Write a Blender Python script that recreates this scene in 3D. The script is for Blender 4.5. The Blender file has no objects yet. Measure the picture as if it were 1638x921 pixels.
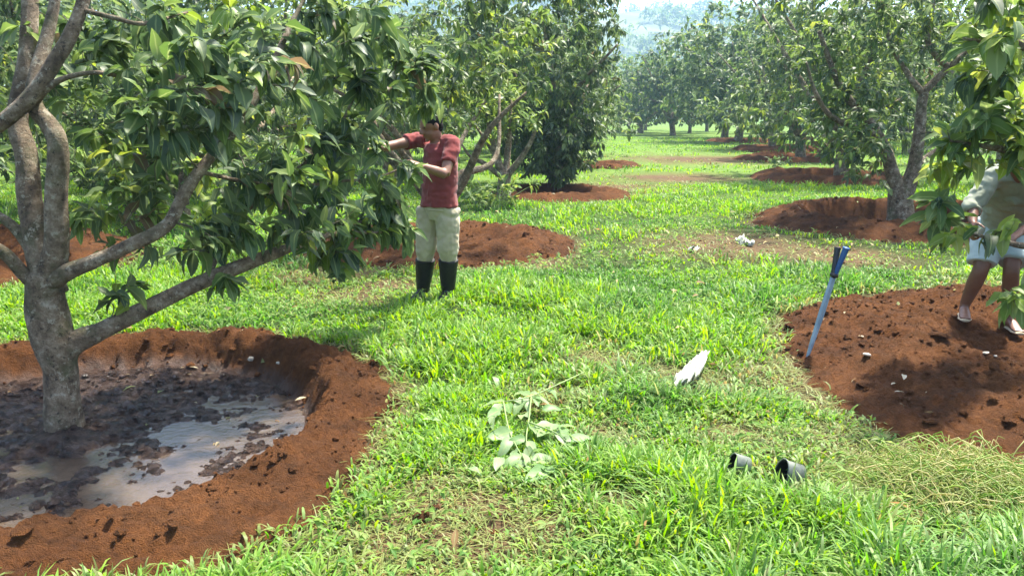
import bpy, math, random
import numpy as np
from mathutils import Vector, Matrix

# ------------------------------------------------------------------ camera, world, sun, exposure
sc = bpy.context.scene
col = sc.collection
CAMH, PITCH, FPX = 1.6, math.radians(12.1), 1285.0
cam_d = bpy.data.cameras.new('camera'); cam = bpy.data.objects.new('camera', cam_d); col.objects.link(cam)
cam.location = (0, 0, CAMH); cam.rotation_euler = (math.pi/2 - PITCH, 0, 0)
cam_d.sensor_width = 36.0; cam_d.lens = FPX/1638*36; cam_d.clip_start = 0.05; cam_d.clip_end = 6000
sc.camera = cam
SUN_EL, SUN_AZ = math.radians(64), math.radians(46)      # azimuth from +Y towards +X: high, to the right and a little ahead
w = bpy.data.worlds.new('World'); sc.world = w; w.use_nodes = True
nt = w.node_tree; nt.nodes.clear()
sky = nt.nodes.new('ShaderNodeTexSky'); sky.sky_type = 'NISHITA'; sky.sun_disc = False
sky.sun_elevation = SUN_EL; sky.sun_rotation = SUN_AZ; sky.air_density = 1.0; sky.dust_density = 3.0; sky.ozone_density = 1.0
bg = nt.nodes.new('ShaderNodeBackground'); bg.inputs['Strength'].default_value = 0.15
wo = nt.nodes.new('ShaderNodeOutputWorld')
nt.links.new(sky.outputs[0], bg.inputs[0]); nt.links.new(bg.outputs[0], wo.inputs[0])
sun_d = bpy.data.lights.new('sun', 'SUN'); sun = bpy.data.objects.new('sun', sun_d); col.objects.link(sun)
sun_d.energy = 4.7; sun_d.angle = math.radians(3.0); sun_d.color = (1.0, 0.94, 0.83)
sdir = Vector((math.sin(SUN_AZ)*math.cos(SUN_EL), math.cos(SUN_AZ)*math.cos(SUN_EL), math.sin(SUN_EL)))
sun.rotation_euler = (-sdir).to_track_quat('-Z', 'Y').to_euler(); sun.location = (6, 12, 20)
sc.view_settings.view_transform = 'Standard'; sc.view_settings.look = 'None'
sc.view_settings.exposure = 1.86; sc.view_settings.gamma = 1.0; sc.view_settings.use_curve_mapping = False
cy = sc.cycles
cy.use_denoising = True; cy.max_bounces = 7; cy.diffuse_bounces = 3; cy.glossy_bounces = 3; cy.transmission_bounces = 3
cy.transparent_max_bounces = 4; cy.volume_bounces = 1; cy.caustics_reflective = False; cy.caustics_refractive = False
cy.sample_clamp_indirect = 6.0

rng = np.random.default_rng(7)
random.seed(7)

# ------------------------------------------------------------------ helpers
def ray(px, py):
    x = (px - 819)/FPX; y = -(py - 460.5)/FPX
    c, s = math.cos(PITCH), math.sin(PITCH)
    return np.array([x, c + y*s, -s + y*c])
def W(px, py, y):                       # the world point seen at a photo pixel, at world depth y
    d = ray(px, py); t = y/d[1]
    return np.array([d[0]*t, y, CAMH + d[2]*t])
def G(px, py, z=0.0):                   # the world point on the ground plane
    d = ray(px, py); t = (z - CAMH)/d[2]
    return np.array([d[0]*t, d[1]*t])
def project(P):                         # world -> photo pixel + depth
    P = np.atleast_2d(P); c, s = math.cos(PITCH), math.sin(PITCH)
    q = P - np.array([0, 0, CAMH])
    dep = q[:, 1]*c - q[:, 2]*s; up = q[:, 1]*s + q[:, 2]*c
    dd = np.maximum(dep, 1e-3)
    return 819 + FPX*q[:, 0]/dd, 460.5 - FPX*up/dd, dep

def _hash(ix, iy, iz, seed):
    h = (ix.astype(np.int64)*374761393 + iy.astype(np.int64)*668265263 + iz.astype(np.int64)*2147483647 + seed*974711)
    h = (h ^ (h >> 13))*1274126177
    h = h & 0x7fffffffffff
    h = h ^ (h >> 16)
    return (h & 0xffffff)/float(0xffffff)
def vnoise(x, y, z=0.0, seed=0):        # value noise in 0..1
    if np.ndim(z) == 0:
        x, y = np.broadcast_arrays(np.asarray(x, float), np.asarray(y, float))
        ix, iy = np.floor(x), np.floor(y); fx, fy = x - ix, y - iy; fx = fx*fx*(3 - 2*fx); fy = fy*fy*(3 - 2*fy)
        q = np.int64(round(float(z))); o = np.zeros((), np.int64) + q
        a, b = _hash(ix, iy, o, seed), _hash(ix + 1, iy, o, seed); c, d = _hash(ix, iy + 1, o, seed), _hash(ix + 1, iy + 1, o, seed)
        return (a*(1 - fx) + b*fx)*(1 - fy) + (c*(1 - fx) + d*fx)*fy
    x, y, z = np.broadcast_arrays(np.asarray(x, float), np.asarray(y, float), np.asarray(z, float))
    ix, iy, iz = np.floor(x), np.floor(y), np.floor(z)
    fx, fy, fz = x - ix, y - iy, z - iz
    fx, fy, fz = [f*f*(3 - 2*f) for f in (fx, fy, fz)]
    r = 0
    for a in (0, 1):
        for b in (0, 1):
            for c in (0, 1):
                wgt = (fx if a else 1 - fx)*(fy if b else 1 - fy)*(fz if c else 1 - fz)
                r = r + wgt*_hash(ix + a, iy + b, iz + c, seed)
    return r
def fbm(x, y, z=0.0, seed=0, octv=4, gain=0.5):
    s, a, t = 0, 1.0, 0
    f = 1.0
    for o in range(octv):
        s = s + a*vnoise(x*f, y*f, np.asarray(z)*f, seed + o*17); t += a; a *= gain; f *= 2.03
    return s/t
def sstep(a, b, x):
    t = np.clip((x - a)/(b - a), 0, 1); return t*t*(3 - 2*t)

def tag(o, label=None, cat=None, group=None, kind=None):
    if label: o['label'] = label
    if cat: o['category'] = cat
    if group: o['group'] = group
    if kind: o['kind'] = kind
    return o
def empty(name, loc, label, cat, group=None):
    o = bpy.data.objects.new(name, None); col.objects.link(o); o.location = loc
    o.empty_display_size = 0.2
    return tag(o, label, cat, group)
def mesh_np(name, V, faces, smooth=True, attrs=None):
    """faces: list of int arrays (n,k); attrs: dict name -> (type, array per vertex)"""
    me = bpy.data.meshes.new(name)
    V = np.ascontiguousarray(V, dtype=np.float32)
    faces = [np.asarray(f, dtype=np.int32) for f in faces if len(f)]
    me.vertices.add(len(V)); me.vertices.foreach_set('co', V.ravel())
    loops = np.concatenate([f.ravel() for f in faces])
    starts, off = [], 0
    for f in faces:
        n, k = f.shape
        starts.append(off + np.arange(n, dtype=np.int32)*k); off += n*k
    me.loops.add(len(loops)); me.loops.foreach_set('vertex_index', loops)
    st = np.concatenate(starts).astype(np.int32)
    me.polygons.add(len(st)); me.polygons.foreach_set('loop_start', st)
    me.polygons.foreach_set('use_smooth', np.full(len(st), smooth, dtype=bool))
    for k, (typ, arr) in (attrs or {}).items():
        a = me.attributes.new(k, typ, 'POINT')
        if typ == 'FLOAT_COLOR':
            arr = np.concatenate([arr, np.ones((len(arr), 1))], 1) if arr.shape[1] == 3 else arr
            a.data.foreach_set('color', np.ascontiguousarray(arr, dtype=np.float32).ravel())
        else:
            a.data.foreach_set('value', np.ascontiguousarray(arr, dtype=np.float32).ravel())
    me.update(calc_edges=True); me.validate()
    return me
def link(name, me, mat, parent=None, world_origin=True):
    if mat and not me.materials: me.materials.append(mat)
    o = bpy.data.objects.new(name, me); col.objects.link(o)
    if parent is not None:
        o.parent = parent
        if world_origin: o.matrix_parent_inverse = Matrix.Translation(-Vector(parent.location))
    return o
class Acc:                               # collects vertices and faces of one mesh
    def __init__(s): s.V, s.F, s.n, s.A = [], {}, 0, []
    def add(s, V, faces, a=None):
        V = np.asarray(V, float)
        for f in faces:
            f = np.asarray(f, int)
            if len(f): s.F.setdefault(f.shape[1], []).append(f + s.n)
        s.V.append(V); s.n += len(V)
        if a is not None: s.A.append(np.broadcast_to(np.asarray(a, float), (len(V), 3)))
    def mesh(s, name, smooth=True, attr=None):
        at = {attr: ('FLOAT_COLOR', np.concatenate(s.A))} if (attr and s.A) else None
        return mesh_np(name, np.concatenate(s.V), [np.concatenate(v) for v in s.F.values()], smooth, at)

def nrm(v):
    v = np.asarray(v, float); n = np.linalg.norm(v, axis=-1, keepdims=True); return v/np.maximum(n, 1e-9)
def smooth_path(P, R, n=6):              # Catmull-Rom through the points, radii along
    P = np.asarray(P, float); R = np.asarray(R, float)
    Q = np.vstack([2*P[0] - P[1], P, 2*P[-1] - P[-2]]); out, ro = [], []
    for i in range(len(P) - 1):
        p0, p1, p2, p3 = Q[i:i+4]
        for k in range(n):
            t = k/n
            out.append(0.5*(2*p1 + (p2 - p0)*t + (2*p0 - 5*p1 + 4*p2 - p3)*t*t + (3*p1 - p0 - 3*p2 + p3)*t**3))
            ro.append(R[i]*(1 - t) + R[i+1]*t)
    out.append(P[-1]); ro.append(R[-1])
    return np.array(out), np.array(ro)
def tube(P, R, sides=8, lump=0.0, seed=0, hint=None, R2=None, cap=True):
    P = np.asarray(P, float); R = np.asarray(R, float); n = len(P)
    R2 = R if R2 is None else np.asarray(R2, float)
    T = nrm(np.gradient(P, axis=0))
    ang = np.arange(sides)*2*math.pi/sides
    s = np.array(hint if hint is not None else ((0, 0, 1) if abs(T[0][2]) < 0.8 else (1, 0, 0)), float)
    V = np.zeros((n, sides, 3))
    for i in range(n):
        a = s - np.dot(s, T[i])*T[i]; a = a/max(np.linalg.norm(a), 1e-6)
        b = np.cross(T[i], a)
        if hint is None: s = a
        V[i] = P[i] + R[i]*np.cos(ang)[:, None]*a + R2[i]*np.sin(ang)[:, None]*b
    if lump:
        d = V - P[:, None]
        f = 1 + lump*(fbm(V[..., 0]*14, V[..., 1]*14, V[..., 2]*9, seed, 3) - 0.5)*2
        V = P[:, None] + d*f[..., None]
    idx = np.arange(n*sides).reshape(n, sides); nx = np.roll(idx, -1, 1)
    F = np.stack([idx[:-1], nx[:-1], nx[1:], idx[1:]], -1).reshape(-1, 4)
    V = V.reshape(-1, 3); faces = [F]
    if cap:
        V = np.vstack([V, P[0], P[-1]]); c0, c1 = n*sides, n*sides + 1
        t0 = np.stack([np.full(sides, c0), nx[0], idx[0]], -1); t1 = np.stack([np.full(sides, c1), idx[-1], nx[-1]], -1)
        faces.append(np.vstack([t0, t1]))
    return V, faces

# ------------------------------------------------------------------ materials
def mat(name):
    m = bpy.data.materials.new(name); m.use_nodes = True
    t = m.node_tree; b = t.nodes['Principled BSDF']
    return m, t, b
def N(t, kind, **k):
    n = t.nodes.new(kind)
    for a, v in k.items():
        if a.startswith('i_'): n.inputs[a[2:].replace('_', ' ')].default_value = v
        else: setattr(n, a, v)
    return n
def ramp(t, fac, stops):
    r = t.nodes.new('ShaderNodeValToRGB'); e = r.color_ramp.elements
    while len(e) < len(stops): e.new(0.5)
    for i, (p, c) in enumerate(stops): e[i].position = p; e[i].color = (*c, 1) if len(c) == 3 else c
    t.links.new(fac, r.inputs[0]); return r
def noise(t, scale, detail=4, rough=0.55, coord='Object'):
    tc = t.nodes.new('ShaderNodeTexCoord'); n = t.nodes.new('ShaderNodeTexNoise')
    n.inputs['Scale'].default_value = scale; n.inputs['Detail'].default_value = detail; n.inputs['Roughness'].default_value = rough
    t.links.new(tc.outputs[coord], n.inputs['Vector']); return n
def bump(t, b, h, strength, dist=0.01):
    bp = t.nodes.new('ShaderNodeBump'); bp.inputs['Strength'].default_value = strength; bp.inputs['Distance'].default_value = dist
    t.links.new(h, bp.inputs['Height']); t.links.new(bp.outputs[0], b.inputs['Normal']); return bp
def simple(name, c1, c2, scale, rough=0.8, bstr=0.0, bdist=0.01, spec=0.5, detail=4):
    m, t, b = mat(name); n = noise(t, scale, detail)
    r = ramp(t, n.outputs['Fac'], [(0.3, c1), (0.7, c2)]); t.links.new(r.outputs[0], b.inputs['Base Color'])
    b.inputs['Roughness'].default_value = rough; b.inputs['Specular IOR Level'].default_value = spec
    if bstr: bump(t, b, n.outputs['Fac'], bstr, bdist)
    return m

def leaf_material(name, rough=0.38, trans=0.35, spec=0.5, under=(0.16, 0.20, 0.09), vein=True):
    m, t, b = mat(name)
    a = N(t, 'ShaderNodeAttribute', attribute_name='tint')
    c = a.outputs['Color']
    if vein:
        mi = N(t, 'ShaderNodeAttribute', attribute_name='mid')
        mp = N(t, 'ShaderNodeMapRange'); mp.inputs[1].default_value = 0.04; mp.inputs[2].default_value = 0.16
        mp.inputs[3].default_value = 0.55; mp.inputs[4].default_value = 0.0
        t.links.new(mi.outputs['Fac'], mp.inputs[0])
        mx = N(t, 'ShaderNodeMix', data_type='RGBA'); mx.inputs['B'].default_value = (0.30, 0.36, 0.14, 1)
        t.links.new(mp.outputs[0], mx.inputs['Factor']); t.links.new(c, mx.inputs['A']); c = mx.outputs['Result']
    geo = N(t, 'ShaderNodeNewGeometry')
    mu = N(t, 'ShaderNodeMix', data_type='RGBA'); mu.inputs['B'].default_value = (*under, 1)
    ml = N(t, 'ShaderNodeMath', operation='MULTIPLY'); ml.inputs[1].default_value = 0.55
    t.links.new(geo.outputs['Backfacing'], ml.inputs[0]); t.links.new(ml.outputs[0], mu.inputs['Factor']); t.links.new(c, mu.inputs['A'])
    t.links.new(mu.outputs['Result'], b.inputs['Base Color'])
    b.inputs['Roughness'].default_value = rough; b.inputs['Specular IOR Level'].default_value = spec
    tr = N(t, 'ShaderNodeBsdfTranslucent')
    hs = N(t, 'ShaderNodeHueSaturation'); hs.inputs['Hue'].default_value = 0.488; hs.inputs['Saturation'].default_value = 1.05; hs.inputs['Value'].default_value = 1.65
    t.links.new(c, hs.inputs['Color']); t.links.new(hs.outputs[0], tr.inputs['Color'])
    ms = N(t, 'ShaderNodeMixShader'); ms.inputs[0].default_value = trans
    t.links.new(b.outputs[0], ms.inputs[1]); t.links.new(tr.outputs[0], ms.inputs[2])
    t.links.new(ms.outputs[0], t.nodes['Material Output'].inputs['Surface'])
    return m
M = {}
M['leaf'] = leaf_material('avocado_leaf', 0.48, 0.40, 0.32)
M['weed'] = leaf_material('weed_leaf', 0.6, 0.45, 0.2)
M['grass'] = leaf_material('grass_blade', 0.5, 0.42, 0.35, under=(0.14, 0.24, 0.05), vein=False)

def bark_material():
    m, t, b = mat('bark')
    n = noise(t, 12, 8, 0.72); n2 = noise(t, 70, 6, 0.75); n3 = noise(t, 4.5, 5, 0.7)
    r = ramp(t, n.outputs['Fac'], [(0.36, (0.075, 0.052, 0.030)), (0.48, (0.20, 0.145, 0.088)), (0.57, (0.30, 0.235, 0.155)), (0.66, (0.50, 0.43, 0.32))])
    mo = ramp(t, n3.outputs['Fac'], [(0.5, (0, 0, 0)), (0.66, (1, 1, 1))])
    mx = N(t, 'ShaderNodeMix', data_type='RGBA'); mx.inputs['B'].default_value = (0.075, 0.095, 0.03, 1)
    ml = N(t, 'ShaderNodeMath', operation='MULTIPLY'); ml.inputs[1].default_value = 0.7
    t.links.new(mo.outputs[0], ml.inputs[0]); t.links.new(ml.outputs[0], mx.inputs['Factor'])
    t.links.new(r.outputs[0], mx.inputs['A']); t.links.new(mx.outputs['Result'], b.inputs['Base Color'])
    n5 = noise(t, 20, 6, 0.7); li = ramp(t, n5.outputs['Fac'], [(0.585, (0, 0, 0)), (0.615, (0.75, 0.75, 0.75))])
    ml2 = N(t, 'ShaderNodeMix', data_type='RGBA'); ml2.inputs['B'].default_value = (0.46, 0.42, 0.31, 1)
    t.links.new(li.outputs[0], ml2.inputs['Factor']); t.links.new(mx.outputs['Result'], ml2.inputs['A']); t.links.new(ml2.outputs['Result'], b.inputs['Base Color'])
    n6 = noise(t, 33, 5, 0.7); cr = ramp(t, n6.outputs['Fac'], [(0.36, (0.3, 0.3, 0.3)), (0.42, (1, 1, 1))])
    ml3 = N(t, 'ShaderNodeMix', data_type='RGBA', blend_type='MULTIPLY'); ml3.inputs['Factor'].default_value = 1
    t.links.new(ml2.outputs['Result'], ml3.inputs['A']); t.links.new(cr.outputs[0], ml3.inputs['B']); t.links.new(ml3.outputs['Result'], b.inputs['Base Color'])
    b.inputs['Roughness'].default_value = 0.85
    ad = N(t, 'ShaderNodeMath', operation='ADD'); t.links.new(n.outputs['Fac'], ad.inputs[0]); t.links.new(n2.outputs['Fac'], ad.inputs[1])
    bump(t, b, ad.outputs[0], 1.0, 0.03)
    return m
M['bark'] = bark_material()
M['twig'] = simple('twig_bark', (0.05, 0.045, 0.025), (0.11, 0.10, 0.05), 20, 0.75)

def soil_material():
    m, t, b = mat('red_soil')
    n = noise(t, 2.2, 5, 0.6); n2 = noise(t, 38, 7, 0.7); n3 = noise(t, 160, 4, 0.7)
    r = ramp(t, n.outputs['Fac'], [(0.3, (0.105, 0.042, 0.014)), (0.52, (0.165, 0.068, 0.023)), (0.75, (0.23, 0.10, 0.037))])
    r2 = ramp(t, n2.outputs['Fac'], [(0.3, (0.66, 0.66, 0.66)), (0.62, (1.12, 1.1, 1.08))])
    mx = N(t, 'ShaderNodeMix', data_type='RGBA', blend_type='MULTIPLY'); mx.inputs['Factor'].default_value = 1
    t.links.new(r.outputs[0], mx.inputs['A']); t.links.new(r2.outputs[0], mx.inputs['B'])
    nd = noise(t, 5.5, 5, 0.65); rd = ramp(t, nd.outputs['Fac'], [(0.38, (0.74, 0.76, 0.78)), (0.58, (1.16, 1.13, 1.08))])
    md = N(t, 'ShaderNodeMix', data_type='RGBA', blend_type='MULTIPLY'); md.inputs['Factor'].default_value = 1
    t.links.new(mx.outputs['Result'], md.inputs['A']); t.links.new(rd.outputs[0], md.inputs['B']); mx = md
    wet = N(t, 'ShaderNodeAttribute', attribute_name='wet')
    mw = N(t, 'ShaderNodeMix', data_type='RGBA')
    n4 = noise(t, 14, 4, 0.6); rw = ramp(t, n4.outputs['Fac'], [(0.38, (0.034, 0.020, 0.014)), (0.62, (0.15, 0.10, 0.075))])
    t.links.new(wet.outputs['Fac'], mw.inputs['Factor']); t.links.new(mx.outputs['Result'], mw.inputs['A']); t.links.new(rw.outputs[0], mw.inputs['B'])
    t.links.new(mw.outputs['Result'], b.inputs['Base Color'])
    mr = N(t, 'ShaderNodeMapRange'); mr.inputs[3].default_value = 0.95; mr.inputs[4].default_value = 0.13
    t.links.new(wet.outputs['Fac'], mr.inputs[0]); t.links.new(mr.outputs[0], b.inputs['Roughness'])
    ms = N(t, 'ShaderNodeMapRange'); ms.inputs[3].default_value = 0.15; ms.inputs[4].default_value = 0.7
    t.links.new(wet.outputs['Fac'], ms.inputs[0]); t.links.new(ms.outputs[0], b.inputs['Specular IOR Level'])
    ad = N(t, 'ShaderNodeMath', operation='ADD'); t.links.new(n2.outputs['Fac'], ad.inputs[0]); t.links.new(n3.outputs['Fac'], ad.inputs[1])
    bump(t, b, ad.outputs[0], 1.0, 0.07)
    return m
M['soil'] = soil_material()

def ground_material():
    m, t, b = mat('turf_ground')
    a = N(t, 'ShaderNodeAttribute', attribute_name='tint')
    n2 = noise(t, 30, 6, 0.7)
    r2 = ramp(t, n2.outputs['Fac'], [(0.3, (0.5, 0.5, 0.5)), (0.65, (1.2, 1.2, 1.2))])
    mx = N(t, 'ShaderNodeMix', data_type='RGBA', blend_type='MULTIPLY'); mx.inputs['Factor'].default_value = 1
    t.links.new(a.outputs['Color'], mx.inputs['A']); t.links.new(r2.outputs[0], mx.inputs['B'])
    t.links.new(mx.outputs['Result'], b.inputs['Base Color'])
    b.inputs['Roughness'].default_value = 0.95; b.inputs['Specular IOR Level'].default_value = 0.1
    bump(t, b, n2.outputs['Fac'], 0.8, 0.03)
    return m
M['ground'] = ground_material()

def water_material():
    m, t, b = mat('muddy_water')
    n = noise(t, 3.5, 4); r = ramp(t, n.outputs['Fac'], [(0.35, (0.055, 0.038, 0.026)), (0.7, (0.105, 0.077, 0.055))])
    t.links.new(r.outputs[0], b.inputs['Base Color'])
    b.inputs['Roughness'].default_value = 0.09; b.inputs['IOR'].default_value = 1.33; b.inputs['Specular IOR Level'].default_value = 0.9
    n2 = noise(t, 16, 5, 0.65); bump(t, b, n2.outputs['Fac'], 0.30, 0.012)
    return m
M['water'] = water_material()
def cloth(name, c1, c2, scale=5, rough=0.9):
    m, t, b = mat(name); n = noise(t, scale, 4); n2 = noise(t, 240, 2)
    r = ramp(t, n.outputs['Fac'], [(0.32, c1), (0.68, c2)]); t.links.new(r.outputs[0], b.inputs['Base Color'])
    b.inputs['Roughness'].default_value = rough; b.inputs['Specular IOR Level'].default_value = 0.15; b.inputs['Sheen Weight'].default_value = 0.15
    bump(t, b, n2.outputs['Fac'], 0.25, 0.002); return m
M['skin'] = simple('skin', (0.17, 0.078, 0.045), (0.24, 0.115, 0.068), 9, 0.5, 0.05)
M['skin_dark'] = simple('skin_of_legs', (0.12, 0.052, 0.028), (0.18, 0.08, 0.045), 9, 0.5, 0.05)
M['hair'] = simple('black_hair', (0.005, 0.0045, 0.004), (0.012, 0.010, 0.009), 60, 0.8, 0.6, 0.004, 0.15)
M['maroon'] = cloth('maroon_cotton', (0.14, 0.026, 0.024), (0.21, 0.045, 0.04))
M['cream'] = cloth('cream_canvas', (0.30, 0.26, 0.165), (0.46, 0.41, 0.28))
M['grey_shirt'] = cloth('pale_grey_cotton', (0.19, 0.21, 0.15), (0.30, 0.32, 0.24))
M['pale_blue'] = cloth('pale_blue_cotton', (0.28, 0.36, 0.36), (0.42, 0.50, 0.49))
M['boot'] = simple('black_rubber', (0.005, 0.005, 0.0055), (0.012, 0.0115, 0.011), 8, 0.45, 0, 0.01, 0.3)
M['eye'] = simple('eye', (0.02, 0.015, 0.01), (0.03, 0.02, 0.015), 5, 0.2)
M['sole'] = simple('pale_sandal', (0.42, 0.33, 0.20), (0.55, 0.46, 0.30), 12, 0.7)
M['plastic'] = simple('cloudy_plastic', (0.36, 0.38, 0.28), (0.62, 0.64, 0.54), 14, 0.35, 0.3, 0.006)
M['pot'] = simple('grey_plastic', (0.05, 0.06, 0.05), (0.16, 0.18, 0.14), 16, 0.5)
M['pot_in'] = simple('black_plastic', (0.006, 0.006, 0.006), (0.012, 0.012, 0.012), 10, 0.6)
M['blue'] = simple('blue_grip', (0.02, 0.07, 0.20), (0.035, 0.11, 0.30), 20, 0.4)
M['black'] = simple('black_grip', (0.01, 0.01, 0.012), (0.02, 0.02, 0.022), 20, 0.5)
M['steel'] = simple('grey_blue_steel', (0.16, 0.23, 0.29), (0.26, 0.35, 0.42), 15, 0.35)
M['stone'] = simple('pale_stone', (0.34, 0.29, 0.22), (0.55, 0.49, 0.40), 25, 0.85, 0.4)
M['clod'] = M['soil']
M['straw'] = simple('straw', (0.36, 0.27, 0.13), (0.55, 0.46, 0.26), 12, 0.8)
M['hill'] = simple('hill_turf', (0.035, 0.055, 0.02), (0.09, 0.11, 0.045), 0.02, 0.95)
M['plastic'].node_tree.nodes['Principled BSDF'].inputs['Transmission Weight'].default_value = 0.4
# ------------------------------------------------------------------ the lie of the land: soil rings dug round the trees
# (centre x, y, outer radius, crest radius, inner floor radius, crest height, floor level)
RINGS = [
    dict(c=(-2.45, 4.15), amp=0.14, lobe=(-0.75, 0.20), R=1.74, rc=1.44, ri=1.23, hc=0.08, hf=-0.155, seed=1, pool=True, name='near'),
    dict(c=(4.02, 5.20), amp=0.12, lobe=(-2.45, 0.22), pits=[(*G(1560, 520, .1), .2, .05), (*G(1475, 505, .12), .13, .09), (*G(1510, 545, .15), .11, .06), (*G(1420, 540, .1), .10, .04), (*G(1590, 600, .15), .12, .05)], R=2.08, rc=1.2, ri=0.60, hc=0.17, hf=-0.05, seed=2, name='right'),
    dict(c=(-0.93, 10.15), R=1.72, rc=1.20, ri=0.80, hc=0.13, hf=-0.04, seed=3, name='behind'),
    dict(c=(6.05, 12.20), R=2.30, rc=1.66, ri=1.34, hc=0.20, hf=-0.27, seed=4, name='mid'),
    dict(c=(-6.4, 8.9), R=2.1, rc=1.4, ri=0.9, hc=0.2, hf=-0.05, seed=5, name='left'),
    dict(c=(1.0, 16.5), R=1.6, rc=1.1, ri=0.8, hc=0.11, hf=-0.02, seed=6, name='dark'),
    dict(c=(8.1, 20.7), R=2.0, rc=1.4, ri=1.0, hc=0.20, hf=-0.05, seed=7, name='far4'),
    dict(c=(10.2, 30.5), R=1.9, rc=1.3, ri=0.9, hc=0.18, hf=-0.03, seed=8, name='far5'),
    dict(c=(12.6, 39.0), R=2.1, rc=1.5, ri=1.0, hc=0.2, hf=-0.03, seed=9, name='far6'),
    dict(c=(14.6, 52.0), R=2.2, rc=1.5, ri=1.0, hc=0.2, hf=-0.03, seed=10, name='far7'),
    dict(c=(3.0, 26.5), R=1.2, rc=0.9, ri=0.6, hc=0.1, hf=-0.03, seed=11, name='row'),
]
def base_z(x, y):
    u = (fbm(x*0.28, y*0.28, 0, 50, 3) - 0.5)*0.10 + (fbm(x*1.6, y*1.6, 0, 51, 3) - 0.5)*0.05
    return u*sstep(0.0, 3.0, np.hypot(x, y))
def ring_R(r, th):
    l = r.get('lobe', (0, 0)); dth = (th - l[0] + math.pi) % (2*math.pi) - math.pi
    return r['R']*(1 + l[1]*np.exp(-(dth/0.55)**2) + r.get('amp', 0.26)*(fbm(np.cos(th)*2.0 + r['seed']*7, np.sin(th)*2.0, 0, r['seed'], 3) - 0.5) + 0.07*(fbm(np.cos(th)*9 + r['seed']*3, np.sin(th)*9, 0, r['seed'] + 5, 3) - 0.5))
def ground_z(x, y):
    x = np.asarray(x, float); y = np.asarray(y, float); z = np.array(base_z(x, y))
    for r in RINGS:
        dx, dy = x - r['c'][0], y - r['c'][1]; d = np.hypot(dx, dy); m = d < r['R']*1.4
        if np.any(m): z[m] -= 0.40*sstep(0.97, 0.80, d[m]/ring_R(r, np.arctan2(dy[m], dx[m])))
    return z
def ring_z(r, x, y, fine=True):
    dx, dy = x - r['c'][0], y - r['c'][1]; d = np.hypot(dx, dy); th = np.arctan2(dy, dx); R = ring_R(r, th)
    k = 0.55 + 0.45*R/r['R']; rc, ri = r['rc']*k, r['ri']*k
    hc = r['hc']*(0.75 + 0.5*fbm(np.cos(th)*1.7 + 3, np.sin(th)*1.7, 0, r['seed'] + 30, 2))
    up = sstep(R*1.03, rc, d); dn = sstep(ri, rc, d)
    b = base_z(x, y)
    z = np.where(d > rc, b + hc*up**0.8 - 0.05*sstep(0.93, 1.05, d/R), b*dn + r['hf'] + (hc - r['hf'])*dn)
    if fine:
        n1 = fbm(x*5, y*5, 0, r['seed'] + 60, 4) - 0.5; n2 = fbm(x*19, y*19, 0, r['seed'] + 70, 4, 0.65) - 0.5; n2 = n2 + 0.8*np.maximum(0, vnoise(x*26, y*26, 0, r['seed'] + 75) - 0.72)
        if r.get('pool'):
            fl = 1 - sstep(ri*0.97, ri*1.08, d)
            rid = np.abs(fbm(x*9, y*9, 0, 81, 4) - 0.5)*2
            mud = (0.040*sstep(-0.5, 0.7, dy - 0.55*dx) - 0.011 + 0.095*(fbm(x*4.2, y*4.2, 0, 83, 4) - 0.5) + 0.055*(fbm(x*17, y*17, 0, 84, 3) - 0.5)
                   + 0.02*(0.4 - rid))
            z = z + (1 - fl)*(n1*0.11 + n2*0.10) + fl*mud + 0.05*np.exp(-(d/0.17)**2)
        else:
            for fx, fy, fr, fdp in r.get('pits', ()): z = z - fdp*np.exp(-(((x - fx)**2 + (y - fy)**2)/(fr*fr))**1.5)
            z = z + n1*0.09 + n2*0.085*min(1.0, 12/max(r['c'][1], 1) + 0.3)
    return z
def surf_z(x, y):
    x = np.asarray(x, float); y = np.asarray(y, float)
    z = ground_z(x, y)
    for r in RINGS:
        d = np.hypot(x - r['c'][0], y - r['c'][1])
        m = d < r['R']*1.32
        if np.any(m): z[m] = np.maximum(z[m], ring_z(r, x[m], y[m]))
    return z
def S(px, py):                          # where the sight line through a photo pixel first meets the land
    d = ray(px, py); t = np.arange(1.5, 16, 0.012); P = np.array([0, 0, CAMH]) + d*t[:, None]
    k = np.argmax(P[:, 2] <= surf_z(P[:, 0], P[:, 1])); return P[k, :2]
def in_ring(x, y, margin=1.0):
    k = np.full(np.shape(x), 9.0)
    for r in RINGS:
        dx, dy = x - r['c'][0], y - r['c'][1]; d = np.hypot(dx, dy); m = d < r['R']*1.7
        if np.any(m): k[m] = np.minimum(k[m], d[m]/ring_R(r, np.arctan2(dy[m], dx[m])))
    return k

# dry patches of cut and trampled grass: (photo px, py, radius m)
DRY = [(760, 850, 0.48), (640, 885, 0.38), (1400, 765, 0.50), (870, 850, .2), (1330, 640, 0.30), (1260, 600, 0.45), (1120, 610, 0.40), (950, 575, 0.35),
       (1170, 392, 1.3), (1330, 410, 1.0), (1010, 815, 0.18), (700, 790, 0.2), (960, 300, 1.6), (1080, 285, 2.0), (1130, 255, 4.0), (560, 470, 0.6), (640, 455, .5),
       (890, 640, 0.30), (1480, 880, 0.2), (1200, 700, 0.35), (1330, 700, .3), (980, 700, .25), (850, 420, .5), (520, 440, .7), (1560, 455, .5)]
def dryness(x, y):
    v = np.zeros(np.shape(x))
    for px, py, r in DRY:
        g = G(px, py); v = np.maximum(v, np.exp(-(((x - g[0])**2 + (y - g[1])**2)/(r*r*0.6))))
    k = in_ring(x, y)
    v = np.maximum(v, 0.5*sstep(1.10, 1.0, k))
    nz = fbm(x*1.7, y*1.7, 0, 90, 4)
    return np.clip(1.35*v*(0.45 + 1.1*fbm(x*3.1, y*3.1, 0, 91, 3)) + 0.22*sstep(0.62, 0.78, nz), 0, 1)

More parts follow.
